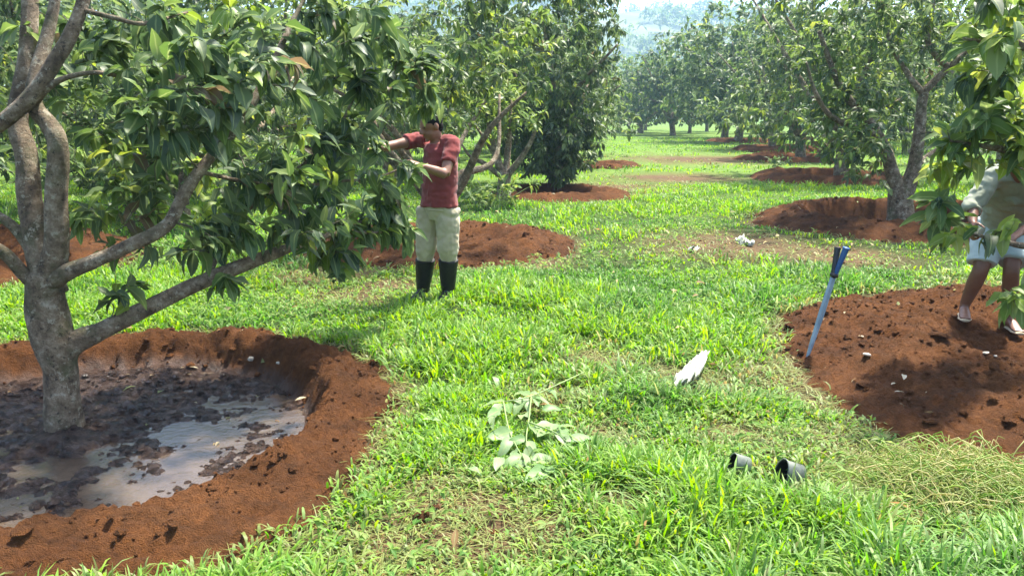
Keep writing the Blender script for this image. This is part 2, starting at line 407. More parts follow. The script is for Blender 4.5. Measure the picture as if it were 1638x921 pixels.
def axis(lo, hi, fine_lo, fine_hi, step, grow=1.12):
    a = [fine_lo]
    while a[-1] < fine_hi: a.append(a[-1] + step)
    s = step
    while a[-1] < hi: s *= grow; a.append(a[-1] + s)
    s = step; b = []
    q = fine_lo
    while q > lo: s *= grow; q -= s; b.append(q)
    return np.array(b[::-1] + a)
def make_ground():
    X = axis(-900, 900, -5.5, 8.5, 0.09, 1.09); Y = axis(-60, 1500, 1.6, 14.0, 0.09, 1.07)
    x, y = np.meshgrid(X, Y); z = ground_z(x, y)
    dr = dryness(x, y)
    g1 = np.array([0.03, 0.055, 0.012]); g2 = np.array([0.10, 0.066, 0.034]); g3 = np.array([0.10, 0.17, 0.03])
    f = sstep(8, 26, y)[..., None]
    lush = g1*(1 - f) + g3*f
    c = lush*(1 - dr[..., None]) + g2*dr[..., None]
    c = c*(0.8 + 0.4*fbm(x*2.5, y*2.5, 0, 95, 3))[..., None]
    ny, nx = x.shape; idx = np.arange(nx*ny).reshape(ny, nx)
    F = np.stack([idx[:-1, :-1], idx[:-1, 1:], idx[1:, 1:], idx[1:, :-1]], -1).reshape(-1, 4)
    me = mesh_np('ground', np.stack([x, y, z], -1).reshape(-1, 3), [F], True, {'tint': ('FLOAT_COLOR', c.reshape(-1, 3))})
    tag(link('ground', me, M['ground']), kind='structure')
make_ground()

RING_LABEL = {
    'near': 'wide red soil ring holding a pool of dark mud and water round a trunk',
    'right': 'broad heap of loose red-brown soil on which a barefoot worker stands',
    'behind': 'red soil ring in the grass directly behind the person in maroon',
    'mid': 'deep hollowed ring of fresh red soil round a forked grey trunk',
    'left': 'shaded dark red soil ring behind the trunk that stands in the pool',
    'dark': 'low shaded brown soil ring under the dense dark tree',
    'far4': 'low smooth red soil bank behind the deep hollowed soil ring',
    'far5': 'thin red soil ring beyond the low smooth soil bank',
    'far6': 'narrow distant soil ring round a short dark stump-like trunk',
    'far7': 'farthest faint strip of bare red soil below the distant trees',
    'row': 'bare soil strip beside the grass alley beyond the dense dark tree'}
def make_ring(r):
    near = r['c'][1] < 7
    na, nr = (400, 130) if near else ((170, 46) if r['c'][1] < 18 else (80, 22))
    th = np.linspace(0, 2*math.pi, na, endpoint=False); t = np.linspace(0.0, 1, nr)
    Rr = ring_R(r, th)*1.04
    rr = (0.002 + t[:, None]*Rr[None])
    x = r['c'][0] + rr*np.cos(th); y = r['c'][1] + rr*np.sin(th); z = ring_z(r, x, y)
    z[-1] -= 0.06
    d = rr/Rr
    if r.get('pool'):
        wet = (1 - sstep(-0.075, 0.0, z + 0.05*(fbm(x*6, y*6, 0, 99, 3) - 0.5)))*(1 - sstep(r['ri']*0.98, r['ri']*1.10, rr))
    else:
        wet = np.zeros_like(z)
    idx = np.arange(na*nr).reshape(nr, na); nx = np.roll(idx, -1, 1)
    F = np.stack([idx[:-1], nx[:-1], nx[1:], idx[1:]], -1).reshape(-1, 4)
    V = np.stack([x, y, z], -1).reshape(-1, 3)
    me = mesh_np('soil_ring', V, [F], True, {'wet': ('FLOAT', wet.ravel())})
    o = link('soil_ring', me, M['soil'])
    tag(o, RING_LABEL[r['name']], 'soil mound', 'soil rings dug round the orchard trees')
    # loose clods on the ring
    n = {True: 4600, False: 700}[near] if r['c'][1] < 14 else 60
    return o, n
ico_v = None
def clod_mesh(k):
    t = (1 + 5**0.5)/2
    v = np.array([(-1, t, 0), (1, t, 0), (-1, -t, 0), (1, -t, 0), (0, -1, t), (0, 1, t), (0, -1, -t), (0, 1, -t), (t, 0, -1), (t, 0, 1), (-t, 0, -1), (-t, 0, 1)])
    f = np.array([(0, 11, 5), (0, 5, 1), (0, 1, 7), (0, 7, 10), (0, 10, 11), (1, 5, 9), (5, 11, 4), (11, 10, 2), (10, 7, 6), (7, 1, 8), (3, 9, 4), (3, 4, 2), (3, 2, 6), (3, 6, 8), (3, 8, 9), (4, 9, 5), (2, 4, 11), (6, 2, 10), (8, 6, 7), (9, 8, 1)])
    v = nrm(v); g = np.random.default_rng(k)
    return v*(0.7 + 0.5*g.random((12, 1)))*np.array([1, 0.8 + 0.3*g.random(), 0.6]), f
CL = [clod_mesh(k) for k in range(8)]
def clods(name, parent, xs, ys, size, wet=0.0):
    V, F, Wt = [], [], []
    zs = surf_z(xs, ys)
    for i in range(len(xs)):
        v, f = CL[i % 8]; a = rng.random()*6.28; c, s = math.cos(a), math.sin(a)
        q = v @ np.array([[c, s, 0], [-s, c, 0], [0, 0, 1]])*size[i] + np.array([xs[i], ys[i], zs[i] + size[i]*0.2])
        V.append(q); F.append(f + 12*i); Wt.append(np.full(12, wet if np.isscalar(wet) else wet[i]))
    me = mesh_np(name, np.concatenate(V), [np.concatenate(F)], False, {'wet': ('FLOAT', np.concatenate(Wt))})
    return tag(link(name, me, M['soil'], parent), kind='stuff')
ring_obj = {}
for r in RINGS:
    o, n = make_ring(r); ring_obj[r['name']] = o
    th = rng.random(n)*6.283; u = rng.random(n)
    rad = np.sqrt(u*(1 - 0.2) + 0.2)*r['R']*1.05
    if r.get('pool'): rad = np.where(rng.random(n) < 0.35, r['R']*np.sqrt(rng.random(n))*0.66, rad)
    xs = r['c'][0] + rad*np.cos(th); ys = r['c'][1] + rad*np.sin(th)
    sz = 0.0035 + 0.010*rng.random(n)**2 + 0.028*rng.random(n)**14
    wv = (rad < r['ri']*1.02).astype(float)*0.9 if r.get('pool') else 0.0
    if r['c'][1] > 7: sz = sz*1.8
    if r.get('pool'):
        m_ = 260; t2 = rng.random(m_)*6.283; r2 = r['ri']*np.sqrt(rng.random(m_))*1.02; xs = np.append(xs, r['c'][0] + r2*np.cos(t2)); ys = np.append(ys, r['c'][1] + r2*np.sin(t2))
        sz = np.append(sz, 0.008 + 0.03*rng.random(m_)**2.5); wv = np.append(wv, np.full(m_, 0.9))
    clods('soil_crumbs', o, xs, ys, sz, wv)
def litter(r, n, rlo, rhi):
    th = rng.random(n)*6.283; rad = r['R']*(rlo + (rhi - rlo)*np.sqrt(rng.random(n))); x = r['c'][0] + rad*np.cos(th); y = r['c'][1] + rad*np.sin(th)
    z = surf_z(x, y) + 0.006
    if r.get('pool'): z = np.maximum(z, -0.144)
    a = rng.random(n)*6.283; d = np.stack([np.cos(a), np.sin(a), rng.normal(size=n)*.2], -1)
    tint = np.array([(0.30, 0.22, 0.12), (0.20, 0.12, 0.06), (0.40, 0.33, 0.2), (0.13, 0.09, 0.05), (0.22, 0.25, 0.10)])[rng.integers(0, 5, n)]
    emit_leaves(ring_obj[r['name']], np.stack([x, y, z], -1), d, rng.normal(size=n)*.5, 0.03 + .07*rng.random(n)**2, tint, LEAF_MID, 0, 'leaf_litter', 'weed')
# the puddle in the near ring
def make_water():
    r = RINGS[0]; na = 64
    th = np.linspace(0, 2*math.pi, na, endpoint=False)
    V = np.vstack([[(r['c'][0], r['c'][1], -0.149)], np.stack([r['c'][0] + 1.27*np.cos(th), r['c'][1] + 1.27*np.sin(th), np.full(na, -0.149)], -1)])
    F = np.stack([np.zeros(na, int), 1 + np.arange(na), 1 + np.roll(np.arange(na), -1)], -1)
    tag(link('muddy_water', mesh_np('muddy_water', V, [F]), M['water']), kind='structure')
make_water()

# ------------------------------------------------------------------ hills far behind the orchard
def make_hills():
    def hill(name, y0, xa, xb, top, seed, depth):
        nx, ny = 90, 40
        X = np.linspace(xa, xb, nx); T = np.linspace(0, 1, ny)
        x, t = np.meshgrid(X, T); y = y0 + t*depth
        prof = np.sin(np.clip(t*1.15, 0, 1)*math.pi/2)**1.2
        z = top(x)*prof*(0.75 + 0.5*fbm(x*0.007, y*0.007, 0, seed, 4)) - 3 + 7*(fbm(x*0.03, y*0.03, 0, seed + 4, 3) - 0.5)
        idx = np.arange(nx*ny).reshape(ny, nx)
        F = np.stack([idx[:-1, :-1], idx[:-1, 1:], idx[1:, 1:], idx[1:, :-1]], -1).reshape(-1, 4)
        o = link(name, mesh_np(name, np.stack([x, y, z], -1).reshape(-1, 3), [F]), M['hill']); tag(o, kind='structure')
        return x, y, z
    h1 = hill('hill', 330, -600, 800, lambda x: 84 - 0.05*np.maximum(x - 80, 0), 201, 440)
    hill('hill', 880, -830, 850, lambda x: 135 + 0*x, 207, 480)
    return h1
HILL = make_hills()

# ------------------------------------------------------------------ leaves
def leaf_shape(nseg, fold, curl, wave, wid, seed):
    """unit leaf along +Y (length 1), width along X, upper face +Z"""
    g = np.random.default_rng(seed)
    t = np.linspace(0, 1, nseg + 1)
    wd = wid*np.sin(math.pi*np.clip(t, 0, 1)**0.85)**0.75*(1 - 0.25*t); wd[-1] = 0.004; wd[0] = 0.012
    V, mid = [], []
    for i, q in enumerate(t):
        yy = (q - 0.30*curl*q*q); zz = -curl*q*q*0.75 + 0.10*q
        sidew = (g.random() - 0.5)*0.04
        wv = wave*math.sin(q*9 + seed)
        V += [(-wd[i] + sidew*q, yy, zz + fold*wd[i] + wv*wd[i]), (sidew*q, yy, zz), (wd[i] + sidew*q, yy, zz + fold*wd[i] - wv*wd[i])]
        mid += [1, 0, 1]
    F = []
    for i in range(nseg):
        a = 3*i
        F += [(a, a + 1, a + 4, a + 3), (a + 1, a + 2, a + 5, a + 4)]
    return np.array(V), np.array(F), np.array(mid, float)
LEAF_HI = [leaf_shape(6, 0.35, c, wv, wd, s) for s, (c, wv, wd) in enumerate([(0.35, .25, .225), (0.65, .2, .20), (0.15, .3, .245), (0.9, .15, .18), (0.5, .35, .215), (0.25, .1, .17)])]
LEAF_MID = [leaf_shape(3, 0.4, c, wv, wd, s + 9) for s, (c, wv, wd) in enumerate([(0.4, .2, .19), (0.75, .2, .18), (0.15, .2, .2), (0.55, .2, .16)])]
LEAF_LOW = [leaf_shape(2, 0.45, c, .2, wd, s + 19) for s, (c, wd) in enumerate([(0.3, .24), (0.7, .22), (0.1, .25)])]
LEAF_FAR = [leaf_shape(2, 0.4, c, .2, wd, s + 29) for s, (c, wd) in enumerate([(0.4, .20), (0.75, .19), (0.15, .21), (0.55, .17)])]
TINTS = {   # avocado foliage: old dark blue-green to young yellow-green
    'old': [(0.042, 0.078, 0.030), (0.056, 0.098, 0.038), (0.072, 0.118, 0.052), (0.050, 0.085, 0.046), (0.095, 0.140, 0.065)],
    'mid': [(0.065, 0.122, 0.028), (0.082, 0.145, 0.034), (0.105, 0.17, 0.040), (0.072, 0.125, 0.044), (0.13, 0.185, 0.06)],
    'young': [(0.15, 0.23, 0.028), (0.19, 0.265, 0.035), (0.13, 0.21, 0.03), (0.24, 0.29, 0.05), (0.11, 0.19, 0.035)],
    'dry': [(0.14, 0.10, 0.05), (0.11, 0.085, 0.045)],
}
def leaf_frames(pos, dirs, roll):
    l = nrm(dirs); up = np.tile(np.array([0, 0, 1.0]), (len(l), 1))
    near = np.abs(l[:, 2]) > 0.97
    up[near] = np.array([0.3, 0.9, 0.2])
    x = nrm(np.cross(l, up)); z = np.cross(x, l)
    c, s = np.cos(roll)[:, None], np.sin(roll)[:, None]
    x2 = x*c + z*s; z2 = -x*s + z*c
    return x2, l, z2
_leaf_part_cache = {}
def leaf_part_mesh(vi, tint):
    k = (vi, tint)
    if k not in _leaf_part_cache:
        V, F, mid = LEAF_HI[vi]
        me = mesh_np('leaf', V, [F], True, {'tint': ('FLOAT_COLOR', np.tile(np.array(tint), (len(V), 1))), 'mid': ('FLOAT', mid)})
        me.materials.append(M['leaf']); _leaf_part_cache[k] = me
    return _leaf_part_cache[k]
def emit_leaves(parent, pos, dirs, roll, length, tint, shapes, n_parts=0, name='foliage', material='leaf'):
    """one joined mesh of leaves; the n_parts that show largest become leaf objects of their own"""
    n = len(pos); vi = rng.integers(0, len(shapes), n)
    X, L, Z = leaf_frames(pos, dirs, roll)
    part = np.zeros(n, bool)
    if n_parts:
        px, py, dep = project(pos + L*length[:, None]*0.5)
        size = length/np.maximum(dep, 0.5)
        ok = (px > 5) & (px < 1633) & (py > 5) & (py < 916) & (dep > 0.5)
        view = nrm(pos - np.array([0, 0, CAMH])); face = np.abs((Z*view).sum(1))
        score = np.where(ok, size*(0.35 + face)*(1 + 0.3*rng.random(n)), -1)
        sel = np.argsort(-score)[:n_parts]; part[sel[score[sel] > 0]] = True
        for i in np.where(part)[0]:
            me = leaf_part_mesh(int(vi[i]) % len(LEAF_HI), tuple(float(q) for q in tint[i]))
            o = bpy.data.objects.new('leaf', me); col.objects.link(o)
            s = float(length[i])
            mw = Matrix(((X[i][0]*s, L[i][0]*s, Z[i][0]*s, pos[i][0]), (X[i][1]*s, L[i][1]*s, Z[i][1]*s, pos[i][1]), (X[i][2]*s, L[i][2]*s, Z[i][2]*s, pos[i][2]), (0, 0, 0, 1)))
            o.parent = parent; o.matrix_parent_inverse = Matrix.Translation(-Vector(parent.location)); o.matrix_basis = mw
    VV, FF, TT, MM, off = [], [], [], [], 0
    for k, (V, F, mid) in enumerate(shapes):
        s = np.where((vi == k) & ~part)[0]
        if not len(s): continue
        B = np.stack([X[s], L[s], Z[s]], 1)                       # n,3(axis),3
        P = pos[s][:, None] + np.einsum('vk,nkc->nvc', V, B)*length[s][:, None, None]
        VV.append(P.reshape(-1, 3)); nv = len(V)
        FF.append((F[None] + (np.arange(len(s))*nv)[:, None, None] + off).reshape(-1, F.shape[1])); off += len(s)*nv
        TT.append(np.repeat(tint[s], nv, 0)); MM.append(np.tile(mid, len(s)))
    me = mesh_np(name, np.concatenate(VV), [np.concatenate(FF)], True, {'tint': ('FLOAT_COLOR', np.concatenate(TT)), 'mid': ('FLOAT', np.concatenate(MM))})
    return tag(link(name, me, M[material], parent), kind='stuff')
def whorls(C, D, per, length, palette_w, spread=0.10, droop=0.55):
    """leaves whorled round each twig end C with twig direction D"""
    n = len(C); k = rng.integers(int(per*0.7), int(per*1.3) + 1, n)
    ci = np.repeat(np.arange(n), k); m = len(ci)
    rnd = nrm(rng.normal(size=(m, 3))); d = nrm(D)[ci]
    rad = nrm(rnd - (rnd*d).sum(1, keepdims=True)*d)
    al = rng.random(m)
    dirs = nrm(rad*(0.95 - 0.45*al[:, None]) + d*(0.15 + 0.65*al[:, None]) + np.array([0, 0, -1.0])*(droop*(0.4 + 0.9*rng.random((m, 1)))))
    pos = C[ci] - d*((1 - al)*spread*1.6)[:, None] + rng.normal(size=(m, 3))*spread*0.12
    ln = length*(0.42 + 0.75*rng.random(m))
    names = list(palette_w); ww = np.array([palette_w[q] for q in names], float); ww /= ww.sum()
    # a whorl keeps mostly one age
    age = rng.choice(len(names), size=n, p=ww)
    own = rng.random(m) < 0.22
    am = np.where(own, rng.choice(len(names), size=m, p=ww), age[ci])
    tint = np.zeros((m, 3))
    for a, q in enumerate(names):
        pal = np.array(TINTS[q]); s = np.where(am == a)[0]
        tint[s] = pal[rng.integers(0, len(pal), len(s))]
    ln = np.where(am == names.index('young'), ln*0.9, ln) if 'young' in names else ln
    return pos, dirs, rng.normal(size=m)*0.5, ln, tint

# ------------------------------------------------------------------ trees
def grow_twigs(limbs, C, base, rmin=0.0032, wob=0.06):
    """joins every whorl centre to the nearest wood, nearest ones first; returns tubes and end directions"""
    nodes = [np.asarray(p, float) for P, R in limbs for p in P[1:]]
    nrad = [float(q) for P, R in limbs for q in R[1:]]
    cap = len(nodes) + len(C)*5 + 10
    A = np.zeros((cap, 3)); Ra = np.zeros(cap); m = len(nodes); A[:m] = nodes; Ra[:m] = nrad
    order = np.argsort(np.linalg.norm((C - base)*np.array([1, 1, 0.8]), axis=1))
    D = np.zeros_like(C); acc = Acc()
    for i in order:
        c = C[i]; dv = c - A[:m]
        cost = np.linalg.norm(dv, axis=1) + 0.25*np.maximum(0, -dv[:, 2])
        j = int(np.argmin(cost)); p = A[j]; L = np.linalg.norm(c - p) + 1e-6
        out = nrm(c - base + np.array([0, 0, 0.3]))
        mid = (p + c)/2 + np.array([0, 0, 0.10*L]) + rng.normal(size=3)*wob*L + out*0.03*L
        t = np.linspace(0, 1, 5)[:, None]
        Q = (1 - t)**2*p + 2*t*(1 - t)*mid + t*t*c
        r0 = min(Ra[j]*0.85, rmin + 0.010*L); R = np.linspace(r0, rmin*0.8, 5)
        v, f = tube(Q, R, 4, cap=False); acc.add(v, f)
        D[i] = nrm(Q[-1] - Q[-2]); A[m:m+3] = Q[2:]; Ra[m:m+3] = R[2:]; m += 3
    return acc, D
def build_tree(label, group, base, limbs, C, per, leaf_len, shapes, palette, n_parts=0, sides=14, lump=0.10, droop=0.55, spread=0.10, name='avocado_tree'):
    t = empty(name, tuple(base), label, 'tree', group)
    smooth = []
    for k, (nm, P, R) in enumerate(limbs):
        Q, S = smooth_path(P, R, 7); smooth.append((Q, S))
        v, f = tube(Q, S, sides, lump, k + 3)
        link(nm, Acc_mesh(nm, v, f), M['bark'], t)
    acc, D = grow_twigs(smooth, C, np.array(base) + np.array([0, 0, 0.8]))
    if acc.n: tag(link('branchwork', acc.mesh('branchwork'), M['twig'], t), kind='stuff')
    pos, dirs, roll, ln, tint = whorls(C, D, per, leaf_len, palette, spread, droop)
    emit_leaves(t, pos, dirs, roll, ln, tint, shapes, n_parts)
    return t
def Acc_mesh(nm, v, f):
    a = Acc(); a.add(v, f); return a.mesh(nm)
def ellipsoid_pts(c, r, n, shell=0.45):
    d = nrm(rng.normal(size=(n, 3))); u = shell + (1 - shell)*rng.random((n, 1))**0.7
    return np.array(c) + d*u*np.array(r)
def gaps(C, scale, thr, seed):
    """opens irregular holes in a crown"""
    f = fbm(C[:, 0]*scale, C[:, 1]*scale, C[:, 2]*scale, seed, 2); return C[f > thr]
def auto_limbs(base, h, spread, seed, trunk_r=0.11, fork=0.55, n=5, lean=0.0):
    g = np.random.default_rng(seed); b = np.array(base, float)
    top = b + np.array([g.normal()*0.06 + lean, g.normal()*0.06, fork])
    limbs = [('trunk', [b + np.array([0, 0, -0.12]), b*0.7 + top*0.3, top], [trunk_r*1.35, trunk_r*1.02, trunk_r*0.95])]
    for k in range(n):
        a = k*2*math.pi/n + g.random()*0.9; up = 0.55 + 0.45*g.random()
        e = np.array([math.cos(a), math.sin(a), 0])
        P = [top - np.array([0, 0, 0.12]), top + e*0.16*spread + np.array([0, 0, 0.18*h*up]), top + e*0.40*spread + np.array([0, 0, 0.42*h*up]), top + e*0.62*spread + np.array([0, 0, 0.72*h*up])]
        P = [p + g.normal(size=3)*0.05*i for i, p in enumerate(P)]
        limbs.append(('limb', P, [trunk_r*0.66, trunk_r*0.5, trunk_r*0.32, trunk_r*0.14]))
    return limbs

def near_tree():
    Y0 = 4.24; base = np.array([-2.42, Y0, -0.14])
    trunk = [W(106, 715, Y0), W(104, 690, Y0), W(100, 640, Y0), W(96, 590, Y0), W(86, 545, Y0), W(74, 490, Y0), W(72, 435, Y0)]
    limbs = [('trunk', trunk, [0.128, 0.108, 0.094, 0.088, 0.112, 0.104, 0.092]),
        ('limb', [W(84, 470, Y0), W(62, 400, Y0), W(48, 320, Y0 + .05), W(42, 250, Y0 + .1), W(28, 190, Y0 + .15), W(42, 100, Y0 + .2), W(48, 0, Y0 + .3), W(40, -160, Y0 + .4), W(70, -330, Y0 + .6)], [.085, .068, .060, .056, .05, .045, .042, .03, .015]),
        ('limb', [W(76, 455, Y0), W(90, 395, Y0 - .04), W(90, 320, Y0 - .06), W(93, 235, Y0 - .08), W(78, 200, Y0 - .06), W(56, 170, Y0 - .05), W(58, 120, Y0), W(80, 40, Y0 + .1), W(110, -120, Y0 + .2)], [.08, .062, .056, .05, .046, .042, .036, .03, .012]),
        ('limb', [W(96, 585, Y0), W(112, 552, Y0 + .02), W(160, 530, Y0 + .06), W(220, 500, Y0 + .14), W(320, 452, Y0 + .3), W(400, 420, Y0 + .5), W(440, 405, Y0 + .62), W(530, 375, Y0 + 1.0), W(610, 372, Y0 + 1.35)], [.075, .070, .052, .048, .044, .040, .036, .018, .008]),
        ('limb', [W(84, 450, Y0 - .03), W(104, 437, Y0 - .05), W(150, 418, Y0 - .05), W(200, 396, Y0 - .02), W(265, 362, Y0 + .04), W(295, 310, Y0 + .12), W(325, 266, Y0 + .2), W(385, 195, Y0 + .35), W(432, 112, Y0 + .5), W(470, 30, Y0 + .7), W(520, -60, Y0 + .9)], [.05, .046, .038, .037, .036, .034, .03, .025, .022, .014, .006]),
        ('limb', [W(-60, 240, Y0 - .15), W(-10, 205, Y0 - .15), W(45, 160, Y0 - .12), W(92, 92, Y0 - .08), W(118, 45, Y0 - .04), W(134, 0, Y0), W(170, -110, Y0 + .1), W(250, -200, Y0 + .3)], [.036, .038, .040, .036, .034, .03, .02, .008]),
        ('limb', [W(56, 165, Y0 - .08), W(80, 138, Y0 - .1), W(115, 122, Y0 - .1), W(165, 117, Y0 - .05), W(230, 135, Y0 + .1), W(300, 150, Y0 + .3)], [.02, .016, .013, .011, .008, .005]),
        ('limb', [W(130, 16, Y0 - .02), W(180, 28, Y0), W(230, 38, Y0 + .05), W(300, 20, Y0 + .3)], [.013, .012, .011, .006]),
        ('limb', [W(74, 470, Y0), W(40, 440, Y0 - .05), W(0, 400, Y0 - .15), W(-90, 360, Y0 - .3), W(-220, 260, Y0 - .5)], [.045, .036, .03, .025, .01]),
        ('limb', [W(62, 420, Y0 + .03), W(30, 372, Y0), W(-10, 342, Y0), W(-120, 300, Y0 + .2), W(-260, 150, Y0 + .4)], [.035, .028, .024, .02, .008]),
        ('limb', [W(320, 275, Y0 + .18), W(400, 292, Y0 + .6), W(480, 297, Y0 + 1.0), W(545, 290, Y0 + 1.3), W(600, 285, Y0 + 1.5), W(640, 270, Y0 + 1.65)], [.012, .012, .011, .010, .0085, .006]),
        ('limb', [W(330, 447, Y0 + .33), W(372, 360, Y0 + .6), W(440, 300, Y0 + .9), W(520, 235, Y0 + 1.2), W(548, 195, Y0 + 1.3), W(585, 110, Y0 + 1.4)], [.02, .017, .016, .016, .012, .006]),
        ('limb', [W(500, 385, Y0 + .88), W(560, 360, Y0 + 1.2), W(610, 345, Y0 + 1.45), W(655, 330, Y0 + 1.7)], [.012, .011, .010, .007])]
    C = []
    def reg(cx, cy, rx, ry, n, y0, y1):
        for _ in range(n):
            a = random.random()*6.283; q = math.sqrt(random.random())
            C.append(W(cx + rx*q*math.cos(a), cy + ry*q*math.sin(a), random.uniform(y0, y1) + .3))
    reg(330, 75, 150, 85, 48, 3.7, 5.0); reg(290, 185, 95, 55, 24, 3.6, 4.5); reg(190, 225, 80, 75, 20, 4.2, 5.2)
    reg(430, 255, 120, 60, 30, 4.1, 5.2); reg(550, 190, 80, 90, 24, 4.8, 5.6); reg(470, 325, 120, 40, 28, 4.4, 5.4)
    reg(590, 330, 50, 60, 16, 5.2, 5.7); reg(560, 385, 80, 18, 7, 5.0, 5.5); reg(195, 455, 30, 25, 3, 3.95, 4.1)
    reg(330, 345, 80, 30, 10, 4.2, 4.8); reg(50, 50, 90, 60, 9, 4.1, 5); reg(560, 50, 110, 55, 26, 4.6, 5.5)
    reg(160, 70, 60, 70, 16, 4.2, 5.2); reg(240, 290, 60, 30, 9, 4.2, 4.8); reg(470, 130, 60, 60, 8, 4.4, 5.2)
    reg(655, 265, 14, 8, 2, 5.5, 5.6); reg(645, 345, 25, 25, 6, 5.4, 5.65); reg(676, 180, 8, 5, 2, 6.0, 6.1); reg(598, 236, 20, 12, 3, 5.8, 6.1); reg(630, 290, 25, 25, 4, 5.6, 6.0); reg(640, 360, 22, 25, 4, 5.5, 5.9); reg(610, 130, 50, 40, 6, 5.0, 5.7); reg(300, 385, 100, 22, 8, 4.0, 4.6); reg(430, 365, 80, 25, 9, 4.2, 4.9); reg(560, 412, 70, 20, 7, 4.9, 5.4); reg(375, 452, 15, 8, 1, 4.0, 4.2); reg(90, 130, 70, 60, 6, 4.2, 4.8); reg(610, 80, 60, 70, 14, 5.0, 5.6); reg(672, 105, 50, 50, 12, 5.3, 5.9); reg(672, 168, 18, 6, 3, 5.8, 6.0); reg(180, 340, 60, 35, 6, 4.3, 4.8)
    C += list(ellipsoid_pts((-2.6, 4.4, 4.0), (1.9, 1.7, 1.0), 46, 0.5))
    C += list(ellipsoid_pts((-4.3, 3.8, 2.5), (0.8, 1.2, 1.0), 34, 0.4))
    C += list(ellipsoid_pts((-2.6, 2.7, 3.6), (1.1, 0.6, 0.6), 12, 0.4))
    C = np.array(C)
    return build_tree('gnarled avocado tree with low spreading limbs standing in a muddy pool', None, base, limbs, C, 10.5, 0.18, LEAF_HI,
        {'old': .50, 'mid': .36, 'young': .12, 'dry': .02}, 300, 20, 0.10, 0.52, 0.10)
near_tree()
litter(RINGS[0], 70, 0.1, 1.05); litter(RINGS[1], 80, 0.3, 1.05); litter(RINGS[2], 50, 0.3, 1.05); litter(RINGS[3], 70, 0.3, 1.05); litter(RINGS[5], 120, 0.2, 1.2)

def right_tree():
    b = np.array([3.95, 5.20, 0.0]); z = lambda x, y, zz: np.array([x, y, zz])
    limbs = [('trunk', [z(3.95, 5.2, -.12), z(3.97, 5.2, .2), z(4.0, 5.18, .6)], [.15, .105, .10]),
        ('limb', [z(3.98, 5.19, .45), z(3.8, 5.1, .75), W(1650, 395, 4.95), W(1600, 385, 4.85), W(1545, 372, 4.8)], [.05, .04, .022, .014, .007]),
        ('limb', [z(3.99, 5.18, .55), z(3.85, 5.0, 1.1), W(1640, 250, 4.8), W(1580, 235, 4.75), W(1520, 225, 4.75)], [.06, .045, .025, .016, .007]),
        ('limb', [z(4.0, 5.18, .55), z(3.95, 5.05, 1.5), W(1650, 80, 4.9), W(1590, 70, 4.8), W(1540, 62, 4.75)], [.065, .05, .028, .016, .007]),
        ('limb', [z(4.0, 5.18, .5), z(4.4, 5.5, 1.4), z(4.8, 5.8, 2.4), z(5.0, 6.1, 3.2)], [.07, .05, .035, .015]),
        ('limb', [z(4.0, 5.18, .5), z(4.5, 4.8, 1.2), z(5.2, 4.3, 2.0)], [.06, .045, .015]),
        ('limb', [z(3.97, 5.2, .25), z(3.75, 4.9, .42), W(1645, 480, 4.55), W(1610, 472, 4.5)], [.03, .022, .014, .007])]
    C = []
    def reg(cx, cy, rx, ry, n, y0, y1):
        for _ in range(n):
            a = random.random()*6.283; q = math.sqrt(random.random())
            C.append(W(cx + rx*q*math.cos(a), cy + ry*q*math.sin(a), random.uniform(y0, y1)))
    reg(1610, 40, 55, 60, 13, 4.4, 5.3); reg(1555, 35, 25, 25, 3, 4.7, 5.0); reg(1620, 165, 40, 50, 10, 4.5, 5.2); reg(1575, 185, 45, 16, 6, 4.6, 5.0); reg(1510, 215, 15, 10, 2, 4.7, 4.9)
    reg(1630, 228, 10, 12, 3, 4.6, 5.0); reg(1590, 215, 20, 8, 2, 4.7, 5.0); reg(1612, 372, 26, 6, 2, 4.7, 5.0); reg(1520, 375, 14, 10, 2, 4.7, 4.9); reg(1505, 335, 12, 15, 2, 4.8, 4.95); reg(1622, 478, 12, 18, 3, 4.3, 4.65)
    reg(1515, 270, 25, 20, 3, 4.9, 5.2)
    reg(1535, 205, 30, 16, 4, 4.7, 5.0); reg(1488, 300, 18, 25, 2, 4.9, 5.1); reg(1560, 120, 30, 30, 4, 4.7, 5.1)
    C += list(ellipsoid_pts((4.5, 5.3, 2.6), (1.0, 1.5, 1.5), 40, 0.4)); C += list(ellipsoid_pts((5.3, 4.9, 1.6), (0.8, 1.2, 0.9), 26, 0.4))
    C = np.array([c for c in C if not (c[0] < 3.4 and c[1] < 4.2)])
    return build_tree('avocado tree with bright yellow-green leaves growing from the broad soil heap', None, b, limbs, C, 12, 0.20, LEAF_HI,
        {'old': .10, 'mid': .38, 'young': .52}, 300, 14, 0.10, 0.45, 0.10)
right_tree()

